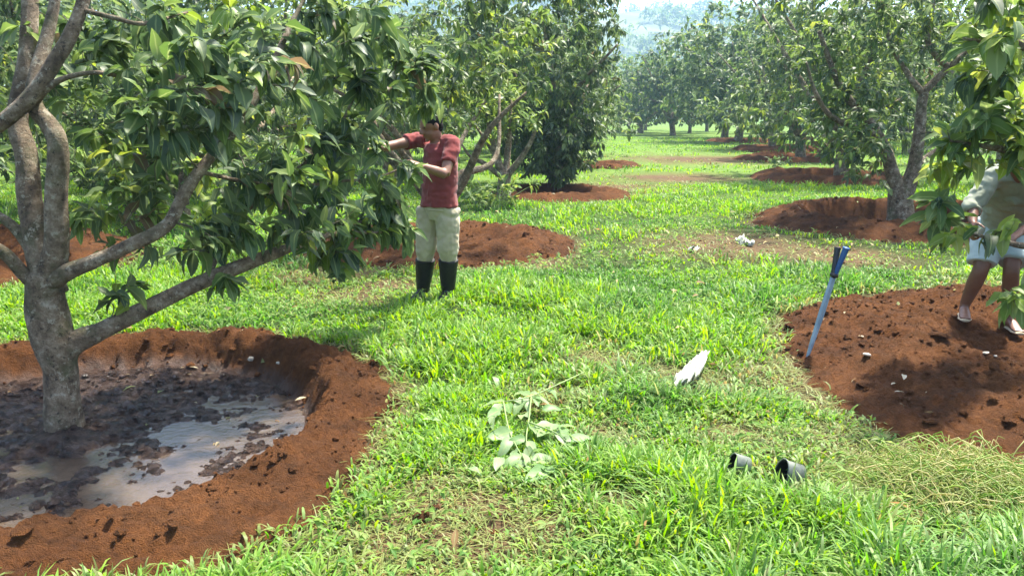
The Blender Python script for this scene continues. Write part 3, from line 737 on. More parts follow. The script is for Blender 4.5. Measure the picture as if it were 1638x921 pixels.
def mid_tree():
    Y0 = 12.35; b = np.array([6.05, Y0, -0.1])
    limbs = [('trunk', [np.array([6.05, Y0, -.15]), W(1441, 345, Y0), W(1440, 322, Y0), W(1442, 300, Y0)], [.26, .20, .175, .185]),
        ('limb', [W(1440, 318, Y0), W(1428, 280, Y0), W(1418, 245, Y0 - .1), W(1395, 200, Y0 - .2), W(1345, 140, Y0 - .4), W(1310, 50, Y0 - .5)], [.13, .105, .09, .07, .05, .03]),
        ('limb', [W(1446, 315, Y0), W(1462, 268, Y0), W(1470, 215, Y0), W(1474, 170, Y0), W(1478, 148, Y0)], [.13, .10, .085, .075, .068]),
        ('limb', [W(1478, 152, Y0), W(1462, 132, Y0), W(1450, 115, Y0 + .1), W(1425, 70, Y0 + .2), W(1400, -20, Y0 + .3)], [.055, .045, .04, .03, .02]),
        ('limb', [W(1477, 148, Y0), W(1500, 125, Y0), W(1518, 108, Y0), W(1542, 85, Y0), W(1580, 40, Y0 + .2), W(1620, -40, Y0 + .4)], [.06, .052, .046, .04, .03, .015]),
        ('limb', [W(1518, 108, Y0), W(1497, 90, Y0), W(1484, 65, Y0), W(1490, 30, Y0), W(1495, -40, Y0)], [.045, .04, .038, .036, .025]),
        ('limb', [W(1405, 215, Y0 - .15), W(1335, 190, Y0 - .6), W(1305, 150, Y0 - .9), W(1290, 100, Y0 - 1.0)], [.045, .038, .03, .015]),
        ('limb', [W(1462, 268, Y0), W(1500, 240, Y0 + .3), W(1560, 215, Y0 + .6), W(1620, 160, Y0 + .8)], [.05, .04, .03, .015])]
    C = np.vstack([ellipsoid_pts((5.35, 11.8, 1.4), (1.1, 1.3, 0.85), 300, 0.3), ellipsoid_pts((6.3, 12.6, 3.3), (2.4, 2.2, 1.3), 620, 0.3),
        ellipsoid_pts((7.9, 12.9, 1.9), (1.1, 1.5, 1.3), 210, 0.3), ellipsoid_pts((5.0, 12.2, 2.4), (1.0, 1.2, 0.9), 180, 0.3), ellipsoid_pts((6.4, 14.2, 1.9), (1.6, 0.7, 1.2), 110, .3)])
    px, py, d = project(C)
    C = C[~((px > 1418) & (px < 1530) & (py > 90) & (d < 13.4))]; C = C[C[:, 2] > 0.55]
    C = gaps(C, 1.3, 0.38, 5)
    return build_tree('avocado tree with a forked pale trunk rising from a deep soil ring', 'avocado trees in the orchard rows', b, limbs, C, 12, 0.17, LEAF_MID,
        {'old': .32, 'mid': .50, 'young': .17, 'dry': .01}, 200, 14, 0.10)
mid_tree()

def behind_man_tree():
    b = np.array([-0.95, 10.2, -0.04])
    limbs = auto_limbs(b, 3.0, 2.0, 21, 0.11, 0.5, 6)
    C = np.vstack([ellipsoid_pts((-1.0, 10.2, 2.9), (1.95, 1.8, 1.5), 520, 0.35), ellipsoid_pts((-0.7, 9.9, 1.75), (1.3, 1.3, 0.55), 90, .4)])
    px, py, d = project(C); C = C[~((px > 785) & (py > 150))]; C = gaps(C, 1.3, 0.42, 8)
    return build_tree('yellow-green leafed avocado tree right behind the person in maroon', 'avocado trees in the orchard rows', b, limbs, C, 12, 0.165, LEAF_MID,
        {'old': .25, 'mid': .45, 'young': .30}, 150, 12, 0.1)
behind_man_tree()

def small_tree():
    Y0 = 15.0; b = np.array([-0.16, Y0, 0.0])
    limbs = [('trunk', [b + np.array([0, 0, -.1]), W(806, 305, Y0), W(807, 290, Y0), W(808, 276, Y0)], [.17, .13, .12, .12]),
        ('limb', [W(806, 285, Y0), W(794, 250, Y0), W(785, 215, Y0), W(775, 170, Y0)], [.085, .07, .05, .02]),
        ('limb', [W(808, 283, Y0), W(812, 245, Y0 + .1), W(815, 205, Y0 + .1), W(818, 160, Y0 + .2)], [.07, .06, .045, .02]),
        ('limb', [W(808, 285, Y0), W(832, 255, Y0 - .1), W(850, 225, Y0 - .2), W(862, 190, Y0 - .2)], [.07, .055, .04, .02]),
        ('limb', [W(804, 285, Y0), W(775, 262, Y0 - .1), W(752, 250, Y0 - .2), W(735, 225, Y0 - .3)], [.055, .045, .03, .012]),
        ('limb', [W(795, 255, Y0), W(770, 215, Y0 + .2), W(752, 190, Y0 + .3)], [.035, .025, .012])]
    C = np.vstack([ellipsoid_pts((-0.05, Y0, 1.72), (0.75, 0.8, 0.55), 80, 0.3), ellipsoid_pts((-0.6, Y0, 1.9), (0.6, 0.7, 0.5), 40, 0.3)])
    return build_tree('small avocado tree with yellow-green tips and low forked stems', 'avocado trees in the orchard rows', b, limbs, C, 12, 0.19, LEAF_MID,
        {'mid': .35, 'young': .65}, 150, 10, 0.08)
small_tree()

def dark_tree():
    b = np.array([1.0, 18.6, 0.0])
    limbs = auto_limbs(b, 4.2, 2.6, 33, 0.16, 0.6, 6)
    C = np.vstack([ellipsoid_pts((0.6, 18.6, 3.3), (1.95, 2.1, 2.7), 1500, 0.5), ellipsoid_pts((0.95, 17.6, 1.15), (1.05, 1.3, 1.05), 480, .3)])
    C = C[C[:, 2] > 0.16]
    px, py, d = project(C); C = C[~((px < 800) & (py > 200))]
    return build_tree('tall dense dark-leaved avocado tree with foliage hanging near the ground', 'avocado trees in the orchard rows', b, limbs, C, 13, 0.20, LEAF_FAR,
        {'old': .52, 'mid': .40, 'young': .05, 'dry': .03}, 0, 10, 0.1, droop=0.8)
dark_tree()

# orchard trees farther off: a few grown once, then copied with their parts
def orchard_proto(seed, h, rad, n, shapes, leaf, pal, name_label, group):
    b = np.array([0.0, 0.0, 0.0]); g = np.random.default_rng(seed)
    limbs = auto_limbs(b, h*0.85, rad*1.1, seed, 0.12, 0.6, 5)
    C = []
    for k in range(7):
        a = k*0.9 + g.random(); q = 0.5*rad*g.random()
        C.append(ellipsoid_pts((q*math.cos(a), q*math.sin(a), h*(0.34 + 0.36*g.random())), (rad*(0.5 + .25*g.random()), rad*(0.5 + .25*g.random()), h*(0.22 + .1*g.random())), n//7, 0.4))
    C.append(ellipsoid_pts((0, 0, h*0.27), (rad*0.95, rad*0.95, h*0.16), n//5, 0.6))
    C = np.vstack(C); C = C[C[:, 2] > 0.42]; C = gaps(C, 1.1, 0.34, seed)
    return build_tree(name_label, group, b, limbs, C, 12, leaf, shapes, pal, 0, 9, 0.1)
def copy_tree(src, loc, rz, s, label):
    r = src.copy(); col.objects.link(r); r.location = loc; r.rotation_euler = (0, 0, rz); r.scale = (s, s, s*random.uniform(0.93, 1.07)); r['label'] = label
    for c in src.children:
        d = c.copy(); col.objects.link(d); d.parent = r
    return r
def place(src, spots):
    for i, (x, y, s, lab) in enumerate(spots):
        z = float(surf_z(np.array([x]), np.array([y]))[0]) - 0.03
        if i == 0:
            src.location = (x, y, z); src.rotation_euler = (0, 0, 0.4); src.scale = (s, s, s); src['label'] = lab
        else: copy_tree(src, (x, y, z), random.uniform(0, 6.28), s, lab)
GR = 'avocado trees in the orchard rows'
PA = orchard_proto(41, 4.4, 2.5, 900, LEAF_FAR, 0.18, {'old': .4, 'mid': .45, 'young': .15}, 'x', GR)
PB = orchard_proto(52, 4.0, 2.3, 820, LEAF_FAR, 0.18, {'old': .5, 'mid': .42, 'young': .08}, 'x', GR)
PC = orchard_proto(63, 4.6, 2.6, 520, LEAF_LOW, 0.24, {'old': .5, 'mid': .4, 'young': .10}, 'x', GR)
PD = orchard_proto(74, 4.3, 2.7, 480, LEAF_LOW, 0.25, {'old': .35, 'mid': .5, 'young': .15}, 'x', GR)
L_left = 'leafy avocado tree in the shaded row behind the pool tree'
L_left2 = 'grey-green avocado tree deep in the rows behind the pool tree'
L_right = 'avocado tree standing behind the forked trunk of the deep soil ring'
L_far = 'distant rounded avocado tree at the end of the grass alley'
L_row = 'avocado tree in the row beyond the dense dark tree'
place(PA, [(-6.9, 9.0, 1.15, 'spreading avocado tree in the dark red soil ring left of the pool tree'), (-5.3, 15.6, 1.2, L_left), (-11.4, 15.5, 1.3, L_left), (8.6, 21.2, 1.45, 'avocado tree with low foliage over the low smooth soil bank'),
           (13.2, 17.5, 1.35, L_right), (-13.6, 10.0, 1.2, L_left), (-2.9, 19.5, 1.0, L_left), (-5.0, 12.2, 0.85, L_left), (-8.6, 13.0, 1.1, L_left)])
place(PB, [(-3.7, 24.3, 1.35, L_left), (-9.9, 22.0, 1.4, L_left), (1.2, 25.6, 1.3, L_row), (10.8, 30.4, 1.55, 'avocado tree in the thin red soil ring beyond the low bank'), (12.0, 12.0, 1.2, L_right), (15.4, 25.5, 1.5, L_right), (-7.8, 18.5, 1.1, L_left)])
place(PC, [(12.6, 39.4, 1.6, 'avocado tree with a short dark trunk in a narrow distant soil ring'), (2.0, 33.5, 1.3, L_row), (-2.1, 30, 1.4, L_left2), (-8.2, 29, 1.4, L_left2), (14.0, 50.6, 2.0, 'distant avocado tree beside the farthest strip of bare soil'),
           (17.5, 36, 1.6, L_right), (2.8, 42, 1.3, L_row), (-14.5, 29, 1.5, L_left2), (15.6, 60, 2.1, L_far), (13.4, 68, 2.0, L_far), (11.2, 86, 1.7, L_far), (22, 50, 1.7, L_right), (-0.3, 38, 1.4, L_left2), (-16, 20, 1.4, L_left2)])
place(PD, [(12.0, 76, 1.7, L_far), (3.6, 54, 1.3, L_row), (-6.4, 38, 1.5, L_left2), (-12.5, 38, 1.5, L_left2), (19.4, 44, 1.7, L_right), (20.5, 60, 1.6, L_far), (6.0, 68, 1.2, L_far), (24, 38, 1.5, L_right), (-19, 33, 1.5, L_left2), (16.5, 76, 1.4, L_far),
           (12.4, 80, 1.3, L_far), (9.0, 88, 1.3, L_far), (24, 74, 1.6, L_far), (2, 48, 1.4, L_left2), (-4.5, 50, 1.5, L_left2), (20, 84, 1.5, L_far), (15, 92, 1.5, L_far), (28, 60, 1.6, L_right), (3.5, 76, 1.3, L_far), (-10, 56, 1.6, L_left2)])

# the wood on the far hillside reads as one mass
def far_wood():
    x, y, z = HILL; n = 1000
    V, F, T, Md, off = [], [], [], [], 0
    k = 0
    g = np.random.default_rng(5)
    pos, dirs, roll, ln, tint = [], [], [], [], []
    while k < n:
        i = g.integers(0, x.shape[0]); j = g.integers(0, x.shape[1])
        p = np.array([x[i, j] + g.normal()*4, y[i, j] + g.normal()*3, z[i, j]])
        px, py, d = project(p[None])
        if px[0] < 560 or px[0] > 1400: continue
        if fbm(np.array([p[0]*0.016]), np.array([p[1]*0.016]), 0, 77, 2)[0] < 0.36: k += 0.2; continue
        h = 7 + 7*g.random(); m = 32
        c = p + np.array([0, 0, h*0.62]); d = nrm(g.normal(size=(m, 3)))
        pos.append(c + d*np.array([h*.42, h*.42, h*.36])*(0.5 + .5*g.random((m, 1)))); dirs.append(nrm(g.normal(size=(m, 3)) + np.array([0, 0, -.2])))
        pal = np.array(TINTS['mid' if g.random() < .6 else 'old']); tint.append(pal[g.integers(0, len(pal), m)]); ln.append(np.full(m, h*0.32)); roll.append(g.normal(size=m)*.7)
        k += 1
    t = emit_leaves(None, np.concatenate(pos), np.concatenate(dirs), np.concatenate(roll), np.concatenate(ln), np.concatenate(tint), LEAF_LOW, 0, 'far_wood')
    tag(t, 'hazy woodland covering the far hillside above the orchard', 'woodland')
far_wood()

# ------------------------------------------------------------------ grass
def blades(x, y, h, wd, az, lean, tint, name, label, flat=0.0):
    n = len(x); z = surf_z(x, y) - 0.004
    t = np.array([0, 0.38, 0.74, 1.0]); wt = np.array([0.75, 1.0, 0.72, 0.0])
    d = np.stack([np.cos(az), np.sin(az)], -1); s = np.stack([-np.sin(az), np.cos(az)], -1)
    tw = rng.normal(size=n)*0.5
    V = np.zeros((n, 7, 3))
    k = 0
    for i in range(4):
        hor = (lean*t[i]**1.7)*h; up = h*t[i]*(1 - 0.55*np.minimum(lean, 1.4)*t[i]*t[i])*(1 - flat)
        cx = x + d[:, 0]*hor; cyy = y + d[:, 1]*hor; cz = z + np.maximum(up, 0.006*t[i])
        if i < 3:
            ws = wd*wt[i]*0.5
            sx = s[:, 0]*np.cos(tw*t[i]) + d[:, 0]*np.sin(tw*t[i]); sy = s[:, 1]*np.cos(tw*t[i]) + d[:, 1]*np.sin(tw*t[i])
            V[:, k] = np.stack([cx - sx*ws, cyy - sy*ws, cz], -1); V[:, k+1] = np.stack([cx + sx*ws, cyy + sy*ws, cz], -1); k += 2
        else: V[:, k] = np.stack([cx, cyy, cz], -1)
    b = (np.arange(n)*7)[:, None]
    Q = np.concatenate([b + np.array([[0, 1, 3, 2]]), b + np.array([[2, 3, 5, 4]])]); T = b + np.array([[4, 5, 6]])
    me = mesh_np(name, V.reshape(-1, 3), [Q, T], True, {'tint': ('FLOAT_COLOR', np.repeat(tint, 7, 0))})
    return tag(link(name, me, M['grass']), label, 'grass', None, 'stuff')
def scatter(n, ylo, yhi, pad=0.7):
    """points spread over what lies in front of the camera between two depths"""
    y = np.sqrt(rng.random(n)*(yhi**2 - ylo**2) + ylo**2)
    x = (rng.random(n)*2 - 1)*(0.66*y + pad)
    return x, y
GREENS = np.array([(0.105, 0.265, 0.010), (0.15, 0.32, 0.012), (0.19, 0.35, 0.014), (0.070, 0.205, 0.014), (0.225, 0.35, 0.022)])
BLUEG = np.array([(0.045, 0.145, 0.02), (0.06, 0.18, 0.02), (0.085, 0.20, 0.03)])
STRAW = np.array([(0.30, 0.24, 0.09), (0.38, 0.31, 0.14), (0.22, 0.20, 0.06), (0.17, 0.12, 0.05), (0.26, 0.28, 0.08)])
def grass_tint(x, y, dr, straw_bias=0.0):
    n = len(x); g = GREENS[rng.integers(0, len(GREENS), n)]
    bl = sstep(0.54, 0.72, fbm(x*0.9, y*0.9, 0, 120, 3)) > rng.random(n)*1.1
    g = np.where(bl[:, None], BLUEG[rng.integers(0, len(BLUEG), n)], g)
    st = rng.random(n) < np.clip(dr*0.85 + straw_bias, 0.015, 0.95)
    g = np.where(st[:, None], STRAW[rng.integers(0, len(STRAW), n)], g)
    return g*(0.8 + 0.4*rng.random((n, 1)))
FLAT = [(850, 680, 0.26), (1525, 790, 0.42), (1440, 800, 0.25), (1600, 800, .3), (1255, 785, 0.13), (1200, 780, 0.17), (1175, 768, 0.10), (1270, 800, .1), (1105, 600, 0.20), (1080, 625, 0.12), (820, 740, .16), (685, 675, .1)]
def flatness(x, y):
    v = np.zeros(np.shape(x))
    for px, py, rr in FLAT:
        g = G(px, py); v = np.maximum(v, np.exp(-(((x - g[0])**2 + (y - g[1])**2)/(rr*rr))**1.5))
    return v
def grass_band(ntuft, per, ylo, yhi, h0, h1, w0, sig, name, label):
    x, y = scatter(ntuft, ylo, yhi)
    keep = in_ring(x, y) > 1.0 + 0.06*rng.normal(size=len(x)); x, y = x[keep], y[keep]
    dr = dryness(x, y)
    keep = rng.random(len(x)) > dr*0.74; x, y, dr = x[keep], y[keep], dr[keep]
    tall = sstep(0.38, 0.68, fbm(x*1.3, y*1.3, 0, 130, 3))
    hh = (h0 + (h1 - h0)*tall)*(1 - 0.45*dr)*(1 - 0.82*flatness(x, y))
    big = rng.random(len(x)) < 0.10*(1 - dr); hh = np.where(big, hh*1.3, hh); tone = np.clip(1 + 0.26*rng.normal(size=len(x)), 0.45, 1.6)
    m = np.repeat(np.arange(len(x)), per)
    ox, oy = rng.normal(size=len(m))*sig, rng.normal(size=len(m))*sig
    bx, by = x[m] + ox, y[m] + oy
    az = np.arctan2(oy, ox) + rng.normal(size=len(m))*0.7
    h = hh[m]*(0.45 + 0.8*rng.random(len(m)))
    lean = 0.25 + 0.95*rng.random(len(m))**1.3 + 0.5*dr[m]*rng.random(len(m))
    k = in_ring(bx, by) > 0.96
    bx, by, az, h, lean, d2, tone = bx[k], by[k], az[k], h[k], lean[k], dr[m][k], tone[m][k]
    wd = w0*(0.6 + 0.8*rng.random(len(bx)))
    blades(bx, by, h, wd, az, lean, np.minimum(grass_tint(bx, by, d2)*tone[:, None], np.array([0.24, 0.37, 0.12])), name, label)
grass_band(9300, 12, 1.9, 4.4, 0.075, 0.20, 0.0105, 0.030, 'grass', 'lush bright green grass of the near orchard floor')
grass_band(8800, 11, 4.3, 8.2, 0.06, 0.17, 0.0125, 0.036, 'grass', 'bright green grass round the worker in maroon')
grass_band(7800, 9, 8.0, 19, 0.07, 0.17, 0.016, 0.07, 'grass', 'sunlit short grass of the alley between the tree rows')
grass_band(4600, 8, 18, 60, 0.08, 0.17, 0.034, 0.18, 'grass', 'far pale green grass at the end of the alley')
# dry cut stems lying on the bare patches
def straw_litter(n, ylo, yhi, ln, wd, label):
    x, y = scatter(n, ylo, yhi); dr = dryness(x, y)
    k = (rng.random(n) < dr*1.1) & (in_ring(x, y) > 0.985); x, y = x[k], y[k]; m = len(x)
    tint = STRAW[rng.integers(0, len(STRAW), m)]*(0.7 + .5*rng.random((m, 1)))
    blades(x, y, ln*(0.4 + rng.random(m)), wd*(0.6 + .7*rng.random(m)), rng.random(m)*6.28, 1.0 + 0.4*rng.random(m), tint, 'dry_grass', label, flat=0.6)
straw_litter(60000, 1.9, 6.5, 0.11, 0.0045, 'dry straw-coloured cut grass lying on the near ground')
straw_litter(26000, 6.0, 20, 0.15, 0.010, 'dry straw-coloured grass on the trampled patches farther off')
# low broad-leaved weeds among the grass
def weeds():
    n = 11500; x, y = scatter(n, 2.0, 13); f = fbm(x*0.8, y*0.8, 0, 140, 3) + 0.18*sstep(0.2, -1.0, x/np.maximum(y, 1)*2.2)
    k = (f + rng.normal(size=n)*0.06 > 0.60) & (in_ring(x, y) > 1.02); x, y = x[k], y[k]
    C = np.stack([x, y, surf_z(x, y) + 0.03 + 0.07*rng.random(len(x))], -1)
    m = 4; ci = np.repeat(np.arange(len(C)), m); a = rng.random(len(ci))*6.28
    dirs = np.stack([np.cos(a), np.sin(a), 0.15 + 0.5*rng.normal(size=len(ci))], -1)
    tint = np.array([(0.07, 0.17, 0.03), (0.11, 0.22, 0.035), (0.15, 0.25, 0.05), (0.20, 0.27, 0.08)])[rng.integers(0, 4, len(ci))]
    o = emit_leaves(None, C[ci], dirs, rng.normal(size=len(ci))*.4, 0.028 + 0.028*rng.random(len(ci)), tint, LEAF_LOW, 0, 'weeds', 'weed')
    tag(o, 'low broad-leaved weeds growing among the grass', 'weeds')
weeds()
def turf_litter():
    x, y = scatter(330, 2.2, 14); k = in_ring(x, y) > 1.0; x, y = x[k], y[k]; n = len(x); a = rng.random(n)*6.28
    tint = np.array([(0.32, 0.25, 0.12), (0.22, 0.14, 0.06), (0.42, 0.36, 0.2), (0.24, 0.30, 0.12)])[rng.integers(0, 4, n)]
    o = emit_leaves(None, np.stack([x, y, surf_z(x, y) + 0.03 + 0.05*rng.random(n)], -1), np.stack([np.cos(a), np.sin(a), rng.normal(size=n)*.3], -1), rng.normal(size=n)*.6, 0.05 + 0.07*rng.random(n), tint, LEAF_MID, 0, 'leaf_litter', 'weed')
    tag(o, 'dry fallen leaves scattered through the grass', 'leaf litter')
turf_litter()
# scattered soil crumbs in the turf edges
def turf_crumbs():
    x, y = scatter(9000, 2.0, 12); dr = dryness(x, y); k = (rng.random(len(x)) < dr*0.35) & (in_ring(x, y) > 1.0); x, y = x[k], y[k]
    o = clods('soil_crumbs', None, x, y, 0.006 + 0.02*rng.random(len(x))**3)
    tag(o, 'loose brown soil crumbs strewn between grass tufts', 'soil')
turf_crumbs()
# heap of pulled-up pale weeds beside the broad soil heap
def weed_heap():
    n = 1700; c = G(1530, 785); a = Acc()
    V = []
    for i in range(n):
        p = np.array([c[0] + rng.normal()*0.25, c[1] + rng.normal()*0.15]); r = np.hypot((p[0] - c[0])/0.30, (p[1] - c[1])/0.2)
        z = float(surf_z(np.array([p[0]]), np.array([p[1]]))[0]) + max(0.0, 0.17*(1 - r*0.5))*random.random() + 0.01
        L = random.uniform(0.07, 0.26); az = random.random()*6.28; d = np.array([math.cos(az), math.sin(az)]); k = random.uniform(-.9, .9); rise = random.uniform(-0.02, 0.10)
        s = np.linspace(0, 1, 5)
        P = np.stack([p[0] + d[0]*L*s - d[1]*k*L*s*(1 - s), p[1] + d[1]*L*s + d[0]*k*L*s*(1 - s), z + rise*np.sin(s*3.14)*L/0.2 - 0.02*s], -1)
        w0 = random.uniform(0.0016, 0.0042); v, f = tube(P, np.array([w0, w0, w0*.9, w0*.7, w0*.2]), 4, R2=np.array([w0, w0, w0, w0, w0])*0.4, cap=False)
        tn = [(0.36, 0.38, 0.14), (0.27, 0.36, 0.09), (0.44, 0.42, 0.20), (0.17, 0.29, 0.05), (0.24, 0.30, 0.08)][random.randrange(5)]
        a.add(v, f, tn)
    me = a.mesh('pulled_weeds', True, 'tint')
    tag(link('pulled_weeds', me, M['grass']), 'tangled heap of pale pulled-up weeds at the edge of the soil heap', 'weeds', None, 'stuff')
weed_heap()

# ------------------------------------------------------------------ small things on the ground
def leaf_obj(name, vi, tint, p, d, s, roll=0.0, parent=None):
    me = leaf_part_mesh(vi, tint); o = bpy.data.objects.new(name, me); col.objects.link(o)
    X, L, Z = leaf_frames(np.array([p]), np.array([d], float), np.array([roll]))
    X, L, Z = X[0]*s, L[0]*s, Z[0]*s
    o.matrix_basis = Matrix(((X[0], L[0], Z[0], p[0]), (X[1], L[1], Z[1], p[1]), (X[2], L[2], Z[2], p[2]), (0, 0, 0, 1)))
    if parent is not None: o.parent = parent; o.matrix_parent_inverse = Matrix.Translation(-Vector(parent.location))
    return o
PALE = [(0.19, 0.29, 0.12), (0.22, 0.32, 0.15), (0.15, 0.26, 0.09), (0.25, 0.33, 0.17)]
def gz(p, h=0.0): return float(surf_z(np.array([p[0]]), np.array([p[1]]))[0]) + h
def cut_branch():
    c = G(850, 690); t = empty('cut_branch', (c[0], c[1], gz(c)), 'cut avocado sprig with pale drooping leaves lying in the grass', 'branch')
    def st(px, py, h): h = h*0.65 + .01; g = G(px, py, h); return np.array([g[0], g[1], h + 0.0])
    stems = [[st(935, 595, .13), st(885, 618, .17), st(845, 635, .17), st(805, 642, .16)], [st(850, 633, .165), st(846, 670, .15), st(842, 705, .12), st(852, 740, .08)],
             [st(805, 642, .16), st(815, 690, .12), st(835, 730, .09)], [st(846, 675, .15), st(885, 690, .13), st(905, 705, .1)]]
    for P in stems:
        Q, R = smooth_path(P, np.linspace(0.005, 0.0028, len(P)), 5); v, f = tube(Q, R, 6); link('stem', Acc_mesh('stem', v, f), M['pale_stem'], t)
    L = [(810, 642, -1, -.1), (806, 645, -.5, -1), (812, 645, .1, -1), (820, 640, .9, -.2), (848, 632, -.6, .6), (850, 634, .7, -.7), (853, 634, .25, -1), (846, 668, -.3, .8), (846, 680, .25, -1), (850, 690, .9, .1),
         (842, 700, -.8, -.5), (845, 705, .2, -1), (850, 735, .9, .4), (852, 740, 1, -.1), (850, 742, .8, -.7), (846, 738, -.7, -.4), (835, 728, -.8, -.9), (905, 705, .9, .5), (900, 700, .2, 1), (890, 690, .4, -.9),
         (820, 690, -.9, -.6), (818, 700, -.3, -1), (868, 622, .6, -.6), (838, 725, .1, -1), (880, 688, .8, .5)]
    L += [(px + random.uniform(-25, 30), py + random.uniform(-10, 30), random.uniform(-1, 1), random.uniform(-1, 1)) for (px, py, _a, _b) in L[:18]]
    for i, (px, py, dx, dy) in enumerate(L):
        p = st(px, py, 0.145 - 0.05*max(0, (py - 640)/100)); leaf_obj('leaf', i % 6, PALE[i % 4], p, (dx, dy, -0.08 + 0.14*random.random()), random.uniform(0.12, 0.18), random.uniform(-.7, .7), t)
M['pale_stem'] = simple('green_stem', (0.12, 0.19, 0.05), (0.18, 0.25, 0.08), 20, 0.6)
cut_branch()
def fallen(px, py, dx, dy, s, vi, tint, label, h=0.09, name='fallen_leaf'):
    g = G(px, py, h) if h == 0.09 else S(px, py); z = gz(g)
    o = leaf_obj(name, vi, tint, (g[0], g[1], max(z + 0.012, h*0.9 if h == .09 else z + .012)), (dx, dy, 0.05), s, 0.2); tag(o, label, 'leaf', 'fallen leaves on the ground'); return o
fallen(675, 668, 1, -.3, .11, 2, PALE[1], 'broad pale green fallen leaf near the pool ring edge')
fallen(788, 600, .5, -.9, .12, 3, PALE[3], 'narrow pale fallen leaf just beyond the cut sprig')
fallen(800, 728, -.1, -.9, .13, 0, PALE[1], 'upturned pale fallen leaf on the near side of the cut sprig')
fallen(745, 745, .8, -.4, .10, 4, PALE[0], 'half hidden fallen leaf in grass between sprig and pool ring')
fallen(490, 640, -.7, -.6, .08, 5, (0.48, 0.42, 0.26), 'dry straw-coloured leaf on the inner slope of the pool ring', 0.0)
fallen(300, 590, 1, -.2, .09, 5, (0.50, 0.46, 0.33), 'dry pale leaf at the far edge of the mud pool', -0.06)
fallen(1445, 603, -.4, -.9, .10, 5, (0.58, 0.52, 0.38), 'dry cream leaf scrap in the middle of the broad soil heap', 0.1)
fallen(1425, 618, .8, .4, .08, 5, (0.5, 0.44, 0.3), 'second dry leaf scrap in the middle of the broad soil heap', 0.1)
fallen(1430, 632, 1, .0, .06, 5, (0.52, 0.45, 0.3), 'small flat dry leaf on the lower slope of the broad soil heap', 0.08)
fallen(1372, 540, .8, -.5, .07, 4, (0.40, 0.31, 0.2), 'curled dry leaf on the upper slope of the broad soil heap', 0.1)

def lump(name, px, py, size, m, label, cat, zc=0.0, seed=0, group=None, sink=0.25):
    g = S(px, py); v, f = CL[seed % 8]
    # subdivide once for a less faceted stone
    vv = list(v); cache = {}; ff = []
    def midp(a, b):
        k = (min(a, b), max(a, b))
        if k not in cache: q = (vv[a] + vv[b])/2; cache[k] = len(vv); vv.append(q*1.06)
        return cache[k]
    for a, b, c in f:
        x, y, z = midp(a, b), midp(b, c), midp(c, a); ff += [(a, x, z), (b, y, x), (c, z, y), (x, y, z)]
    V = np.array(vv)*np.array(size) + np.array([0, 0, size[2]*sink])
    me = mesh_np(name, V, [np.array(ff)], False, {'wet': ('FLOAT', np.zeros(len(V)))}); o = link(name, me, m); o.location = (g[0], g[1], gz(g)); o.rotation_euler = (0, 0, seed*1.3)
    return tag(o, label, cat, group)
SG = 'loose stones and clods on the soil'
lump('stone', 402, 575, (.032, .026, .03), M['stone'], 'larger pale angular stone on the back rim of the pool ring', 'stone', .07, 1, SG)
lump('stone', 445, 584, (.02, .016, .018), M['stone'], 'smaller pale stone beside the angular one on the pool ring', 'stone', .07, 2, SG)
lump('stone', 486, 560, (.03, .02, .02), M['clod'], 'brown clod on the back rim of the pool ring', 'stone', .07, 3, SG)
lump('stone', 1387, 568, (.03, .022, .015), M['stone'], 'flat buff stone on the slope of the broad soil heap', 'stone', .1, 4, SG)
lump('stone', 1577, 566, (.022, .018, .014), M['stone'], 'white stone chip on the broad soil heap below the worker', 'stone', .15, 5, SG)
lump('stone', 1592, 571, (.02, .013, .012), M['stone'], 'second white stone chip on the broad soil heap', 'stone', .15, 6, SG)
lump('soil_clod', 675, 835, (.045, .04, .05), M['clod'], 'rust-brown clod lying in the dry grass near the pool ring', 'clod', .03, 3, None, .5)
lump('soil_clod', 1490, 678, (.05, .035, .03), M['clod'], 'dark clod at the foot of the broad soil heap', 'clod', .05, 7)
lump('soil_clod', 1500, 540, (.10, .05, .035), M['clod'], 'wide flat clod beside the footprints on the broad soil heap', 'clod', .15, 2)
lump('soil_clod', 35, 855, (.045, .04, .04), M['clod'], 'wet black clod at the near edge of the mud pool', 'clod', -.1, 5)

def plastic_bag(px0, py0, px1, py1, wid, label, h):
    a, b = G(px0, py0, h), G(px1, py1, h); A = np.array([a[0], a[1], h]); B = np.array([b[0], b[1], h*0.8])
    s = np.linspace(0, 1, 44); P = A + (B - A)*s[:, None]; P[:, 2] += 0.012*np.sin(s*9)
    R = wid*np.interp(s, np.linspace(0, 1, 16), [.25, .5, .62, .75, .85, .95, 1.0, 1.0, .95, 1.0, 1.0, .95, .9, .85, .7, .35]); v, f = tube(P, R, 40, 0.0, 3, hint=(0.3, -0.3, 0.05), R2=R*0.42)
    d = np.abs(fbm(v[:, 0]*19, v[:, 1]*19, v[:, 2]*19, 8, 3, .5) - 0.5)*2.4 - .3; d2 = fbm(v[:, 0]*60, v[:, 1]*60, v[:, 2]*60, 9, 2) - .5
    v = v + (d[:, None]*np.array([.05, .05, .075]) + d2[:, None]*.012)*min(1, wid/0.05)
    o = link('plastic_bag', Acc_mesh('plastic_bag', v, f), M['plastic']); return tag(o, label, 'plastic bag', 'plastic litter in the grass')
plastic_bag(1128, 566, 1085, 610, 0.058, 'large crumpled whitish plastic bag lying in the cut grass', 0.10)
plastic_bag(1178, 382, 1206, 388, 0.06, 'crumpled white plastic scrap lying on the dry patch before the deep soil ring', 0.06)
plastic_bag(1102, 398, 1118, 396, 0.035, 'tiny white plastic scrap on the dry patch before the deep soil ring', 0.05)

